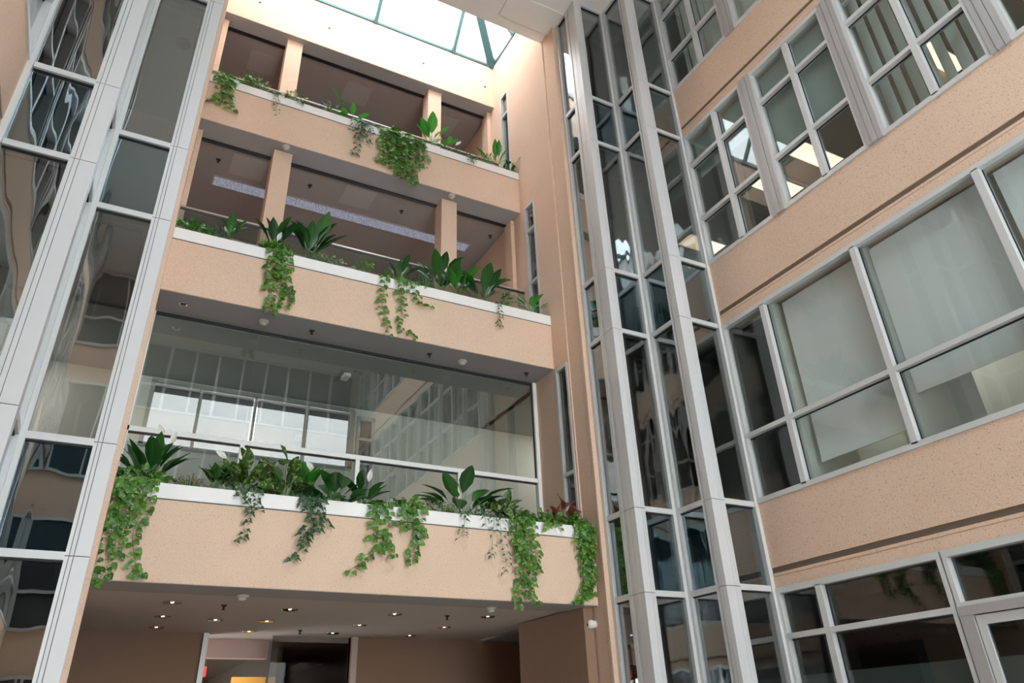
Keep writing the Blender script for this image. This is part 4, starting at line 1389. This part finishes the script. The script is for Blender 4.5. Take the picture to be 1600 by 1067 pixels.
lily(2.56, Y + .22, Z - .12, 16, .28, .17, 'low broad dark-leaved lily left of the second glass mullion, lowest planter', L_LILY, spread=1.1, tall=.55)
lily(2.92, Y + .22, Z - .10, 15, .25, .11, 'pointed dark lily with one white flower at the second glass mullion, lowest planter', L_LILY, flowers=((.04, .36, .1),), spread=.8, tall=.8)
trailing('pothos_vine', 3.12, Y, Z, [(3.1, [(3.1, 2.45), (3.14, 2.3), (3.16, 2.18), (3.06, 2.08), (2.92, 2.0), (2.86, 1.9), (2.72, 1.80)]), (3.2, [(3.22, 2.4), (3.2, 2.2), (3.24, 2.12), (3.33, 2.02)]), (3.0, [(3.0, 2.45), (3.02, 2.3), (2.98, 2.18)])], 'bright pothos whose thin strand bends left, middle of the lowest balcony', 'plant', gv, L_POTHOS, size=.10, density=22, spread=.05, top=46, topw=.18, toph=.10)
trailing('pothos_vine', 3.5, Y, Z, [(3.5, [(3.54, 2.45), (3.6, 2.3), (3.58, 2.15), (3.54, 2.05), (3.58, 1.95)]), (3.62, [(3.64, 2.45), (3.68, 2.35), (3.62, 2.25)]), (3.42, [(3.44, 2.45), (3.48, 2.38)])], 'bright pothos with one straight short strand, right beside the bending one', 'plant', gv, L_POTHOS, size=.105, density=26, spread=.05, top=60, topw=.22, toph=.20)
clump('speckled_plant', 3.98, Y + .18, Z - .04, .24, .12, 60, .065, 'oval', 'low yellowish speckled plant in front of the right peace lily, lowest planter', 'plant', gc_, L_VAR)
lily(4.36, Y + .26, Z - .1, 15, .36, .17, 'large dark peace lily with spreading leaves and pale flower at the third glass mullion', L_LILY, flowers=((-.04, .34, -.3), (.12, .6, .15)), spread=1.15, front=.35, tall=.7)
trailing('ivy_vine', 4.55, Y, Z, [(4.3, [(4.3, 2.5), (4.26, 2.4), (4.2, 2.3)]), (4.85, [(4.84, 2.4), (4.88, 2.2), (4.92, 2.05), (4.88, 1.9)]), (4.75, [(4.72, 2.45), (4.7, 2.2), (4.68, 2.1)]), (4.6, [(4.62, 2.5)]), (5.0, [(5.0, 2.45)])], 'grey-green ivy with several wispy strands, right part of the lowest balcony', 'plant', gi, L_IVYG, size=.085, kind='ivy', density=22, spread=.06, top=120, topw=.52, toph=.10, wr_=.5)
clump('dieffenbachia', 4.98, Y + .26, Z + .0, .26, .30, 26, .22, 'oval', 'yellow-green veined leafy plant right of the large lily with spreading leaves', 'plant', gd, L_DIEF, wr_=.5, yspread=.14)
trailing('pothos_vine', 5.2, Y, Z, [(5.15, [(5.14, 2.4), (5.1, 2.2), (5.14, 2.0), (5.1, 1.8), (5.08, 1.65), (5.04, 1.50)]), (5.25, [(5.24, 2.4), (5.22, 2.15), (5.26, 1.95), (5.24, 1.75), (5.30, 1.60), (5.36, 1.56)]), (5.2, [(5.18, 2.45), (5.16, 2.3), (5.2, 2.1), (5.2, 1.9), (5.16, 1.75)]), (5.32, [(5.36, 2.4), (5.38, 2.2), (5.36, 2.1), (5.40, 1.95)]), (5.1, [(5.08, 2.45), (5.08, 2.3)])], 'long full pothos reaching below the parapet, right part of the lowest balcony', 'plant', gv, L_POTHOS, size=.10, density=34, spread=.05, top=90, topw=.24, toph=.20)
trailing('pothos_vine', 5.72, Y, Z, [(5.6, [(5.58, 2.56)]), (5.8, [(5.8, 2.58)])], 'short bushy pothos that stays on the white ledge, right end of the lowest planter', 'plant', gv, L_POTHD, size=.09, density=18, spread=.04, top=120, topw=.34, toph=.22)
clump('reddish_plant', 6.02, Y + .22, Z + .04, .16, .26, 22, .14, 'oval', 'brownish red broad-leaved plant at the right end of the lowest planter', 'plant', gc_, L_CROT, wr_=.6, stem=M_STEMB)
trailing('pothos_vine', 6.16, Y, Z, [(6.3, [(6.3, 2.45), (6.26, 2.2), (6.30, 2.0), (6.24, 1.8), (6.26, 1.7)]), (6.2, [(6.18, 2.45), (6.2, 2.25), (6.24, 2.0), (6.2, 1.85)]), (6.14, [(6.12, 2.4), (6.14, 2.2), (6.18, 2.0)]), (6.34, [(6.34, 2.4), (6.32, 2.1), (6.34, 1.9)]), (6.24, [(6.22, 2.5), (6.22, 2.3), (6.14, 1.85), (6.06, 1.64), (5.98, 1.60)]), (6.28, [(6.26, 2.4), (6.24, 2.1), (6.20, 1.8), (6.14, 1.64)])], 'dense pothos curtain against the pier at the right end of the lowest balcony', 'plant', gv, L_POTHOS, size=.095, density=38, spread=.05, top=110, topw=.22, toph=.26)

# ---- middle balcony
Y, Z = 9.90, 6.62
clump('ivy_bush', .22, Y + .14, Z - .02, .24, .12, 70, .085, 'oval', 'low dark ivy at the left end of the middle planter', 'plant', gc_, L_LILYB, wr_=.7)
clump('speckled_plant', .55, Y + .16, Z - .03, .18, .10, 60, .06, 'oval', 'low speckled grey-green plant next to the left-end ivy, middle planter', 'plant', gc_, L_IVYG)
lily(.78, Y + .2, Z - .06, 7, .24, .10, 'small few-leaved lily near the left end of the middle planter', L_LILY, spread=.5, tall=1.1)
lily(1.42, Y + .24, Z - .06, 10, .36, .17, 'tall dark peace lily with white flower above the left hanging vine, middle planter', L_LILY, flowers=((.04, .26, .3),), spread=.5, tall=1.3)
trailing('pothos_vine', 1.5, Y, Z, [(1.42, [(1.42, 6.3), (1.44, 6.1), (1.40, 5.95), (1.46, 5.75), (1.44, 5.6), (1.52, 5.48)]), (1.55, [(1.54, 6.35), (1.56, 6.15), (1.60, 5.95), (1.72, 5.85), (1.70, 5.72), (1.64, 5.62)]), (1.48, [(1.48, 6.4), (1.5, 6.2), (1.46, 6.0)]), (1.62, [(1.64, 6.4), (1.60, 6.25), (1.66, 6.05), (1.74, 5.92)])], 'bright pothos in one long thick strand, left half of the middle balcony', 'plant', gv, L_POTHOS, size=.115, density=28, spread=.06, top=70, topw=.26, toph=.22)
lily(2.02, Y + .26, Z - .06, 17, .40, .18, 'large dark upright peace lily right of the left column, middle planter', L_LILY, spread=.55, tall=1.25)
clump('speckled_plant', 2.3, Y + .12, Z - .03, .26, .10, 60, .06, 'oval', 'low yellowish speckled plant right of the large upright lily, middle planter', 'plant', gc_, L_VAR)
clump('ivy_bush', 2.88, Y + .12, Z - .02, .14, .13, 36, .075, 'oval', 'tiny bright plant in the middle of the middle planter', 'plant', gc_, L_POTHD)
trailing('pothos_vine', 3.38, Y, Z, [(3.2, [(3.2, 6.3), (3.18, 6.1), (3.22, 5.9), (3.28, 5.72), (3.34, 5.55)]), (3.45, [(3.46, 6.3), (3.5, 6.1), (3.52, 5.95), (3.48, 5.8), (3.56, 5.68), (3.70, 5.64), (3.78, 5.55)]), (3.52, [(3.54, 6.3), (3.56, 6.1)]), (3.7, [(3.74, 6.42), (3.80, 6.28), (3.92, 6.22), (4.04, 6.24)])], 'bright pothos in two long thin strands and a side shoot, centre of the middle balcony', 'plant', gv, L_POTHOS, size=.105, density=19, spread=.045, top=64, topw=.34, toph=.10)
lily(3.52, Y + .26, Z - .04, 9, .28, .09, 'dark arching narrow-leaved lily above the double vine, middle planter', L_LILY, spread=1.0, tall=.9)
clump('speckled_plant', 3.92, Y + .10, Z - .06, .17, .22, 90, .05, 'oval', 'grey-green small-leaved bush left of the right column, middle planter', 'plant', gc_, L_IVYG)
lily(4.28, Y + .24, Z - .06, 11, .38, .18, 'large dark peace lily in front of the right column, middle planter', L_LILY, spread=.6, tall=1.15)
lily(4.66, Y + .24, Z - .06, 10, .34, .15, 'dark peace lily with one white flower just right of the right column, middle planter', L_LILYB, flowers=((.14, .34, .3),), spread=.7, tall=1.0)
lily(5.12, Y + .26, Z - .06, 15, .38, .19, 'broad dark peace lily, third from the right wall, middle planter', L_LILY, spread=.7, tall=1.0)
trailing('ivy_vine', 5.28, Y, Z, [(5.3, [(5.3, 6.42), (5.32, 6.3), (5.28, 6.2), (5.34, 6.12)])], 'short ivy strand right of the broad dark lily on the middle balcony', 'plant', gi, L_IVY, size=.08, kind='ivy', density=34, spread=.035, top=60, topw=.34, toph=.08, wr_=.5)
clump('ivy_bush', 5.52, Y + .16, Z - .02, .14, .26, 34, .10, 'lance', 'narrow leafy shrub right of the short ivy strand, middle planter', 'plant', gc_, L_LILY, wr_=.4)
lily(6.06, Y + .14, Z - .04, 12, .20, .09, 'bright green low lily at the right end of the middle planter', L_LILYB, spread=.9, tall=.8)

# ---- top balcony
Y, Z = 10.76, 10.66
trailing('pothos_vine', .28, Y, Z, [(.2, [(.2, 10.4), (.22, 10.2), (.14, 10.05), (.10, 9.95)]), (.34, [(.34, 10.35), (.36, 10.15), (.40, 10.0), (.46, 9.86)]), (.28, [(.28, 10.4), (.3, 10.2)]), (.12, [(.12, 10.45)])], 'bright pothos hanging at the left end of the top balcony', 'plant', gv, L_POTHOS, size=.13, density=30, spread=.07, top=70, topw=.28, toph=.16)
clump('speckled_plant', .78, Y + .12, Z - .02, .26, .10, 60, .07, 'oval', 'low speckled plant right of the left-end vine, top planter', 'plant', gc_, L_VAR)
clump('ivy_bush', .72, Y + .2, Z + .06, .12, .24, 30, .09, 'oval', 'small upright leafy shoot right of the left-end vine, top planter', 'plant', gc_, L_POTHD)
trailing('ivy_vine', 1.18, Y, Z, [(1.14, [(1.16, 10.45), (1.18, 10.3), (1.24, 10.14)]), (1.6, [(1.62, 10.58)])], 'small dark ivy strand in front of the left column, top balcony', 'plant', gi, L_IVY, size=.095, kind='ivy', density=30, spread=.04, top=54, topw=.3, toph=.10, wr_=.6)
clump('speckled_plant', 1.50, Y + .14, Z - .02, .22, .12, 50, .07, 'oval', 'speckled plant below the left column, top planter', 'plant', gc_, L_VAR)
clump('ivy_bush', 2.22, Y + .12, Z - .02, .17, .14, 34, .085, 'lance', 'pale grey-green plant left of the single upright leaf, top planter', 'plant', gc_, L_IVYG, wr_=.5)
lily(2.42, Y + .2, Z - .04, 2, .36, .16, 'single bright upright leaf left of centre, top planter', L_LILYB, spread=.05, tall=1.5)
lily(2.66, Y + .16, Z - .04, 7, .20, .11, 'small bright low lily beside the dark vine, top planter', L_LILYB, spread=.9, tall=.6)
trailing('ivy_vine', 2.88, Y, Z, [(2.78, [(2.78, 10.4), (2.74, 10.2), (2.78, 10.0), (2.74, 9.82), (2.78, 9.72)]), (2.9, [(2.9, 10.4), (2.94, 10.25), (3.02, 10.12)]), (2.84, [(2.84, 10.45), (2.84, 10.25), (2.80, 10.1)]), (2.7, [(2.66, 10.42), (2.6, 10.3)]), (3.0, [(3.02, 10.45), (3.04, 10.3)])], 'dark grey-green ivy mass left of the big bright vine, top balcony', 'plant', gi, L_IVY, size=.10, kind='ivy', density=40, spread=.06, top=70, topw=.24, toph=.12, wr_=.6)
big = []
for k in range(12):
    x0 = 3.28 + k * .072
    zend = [9.78, 9.75, 9.85, 9.9, 9.7, 9.55, 9.48, 9.75, 9.6, 9.45, 9.95, 10.1][k]
    pts = []
    z = 10.45
    while z > zend:
        pts.append((x0 + rv(-.04, .04) + (.08 if k > 9 else 0), z))
        z -= .2
    pts.append((x0 + rv(-.05, .05) + (.1 if k > 9 else 0), zend))
    big.append((x0, pts))
trailing('pothos_vine', 3.70, Y, Z, big, 'very large bright pothos curtain right of centre, top balcony', 'plant', gv, L_POTHOS, size=.12, density=30, spread=.07, top=150, topw=.46, toph=.18)
lily(4.40, Y + .2, Z - .04, 7, .34, .17, 'bright broad-leaved lily right of the big curtain of leaves, top planter', L_LILYB, spread=.5, tall=1.0)
lily(4.72, Y + .12, Z - .06, 8, .19, .10, 'small low lily with a pale flower below the right column, top planter', L_LILYB, flowers=((.16, .2, .8),), spread=1.0, tall=.5)
trailing('ivy_vine', 5.22, Y, Z, [(5.2, [(5.2, 10.5)]), (5.3, [(5.3, 10.52)])], 'speckled drooping plant right of the right column, top planter', 'plant', gi, L_IVYG, size=.10, kind='ivy', density=30, spread=.05, top=70, topw=.26, toph=.14, wr_=.6)
clump('ivy_bush', 5.62, Y + .12, Z - .02, .24, .10, 60, .08, 'lance', 'low grassy green plant near the right end of the top planter', 'plant', gc_, L_POTHD, wr_=.35)
lily(5.94, Y + .18, Z - .04, 8, .32, .11, 'upright bright pointed lily near the right end of the top planter', L_LILYB, spread=.6, tall=1.3)
clump('ivy_bush', 6.20, Y + .12, Z - .02, .13, .10, 34, .08, 'oval', 'small dark plant in the right corner of the top planter', 'plant', gc_, L_LILY, wr_=.7)

# a bare twig leaning on the right wall at the top balcony
tw = MB().tube(strand([(6.22, 10.9, 10.6), (6.32, 10.80, 10.85), (6.385, 10.62, 11.02)], 8), .005, 5)
tag(tw.build('twig', M_STEMB), 'bare thin twig leaning against the right wall at the end of the top balcony', 'twig')

# ------------------------------------------------------------------ lift everything so that the floor is at 0
for o in list(COL.objects):
    if o.parent is None:
        o.location.z += EYE
    if '_org' in o:
        del o['_org']
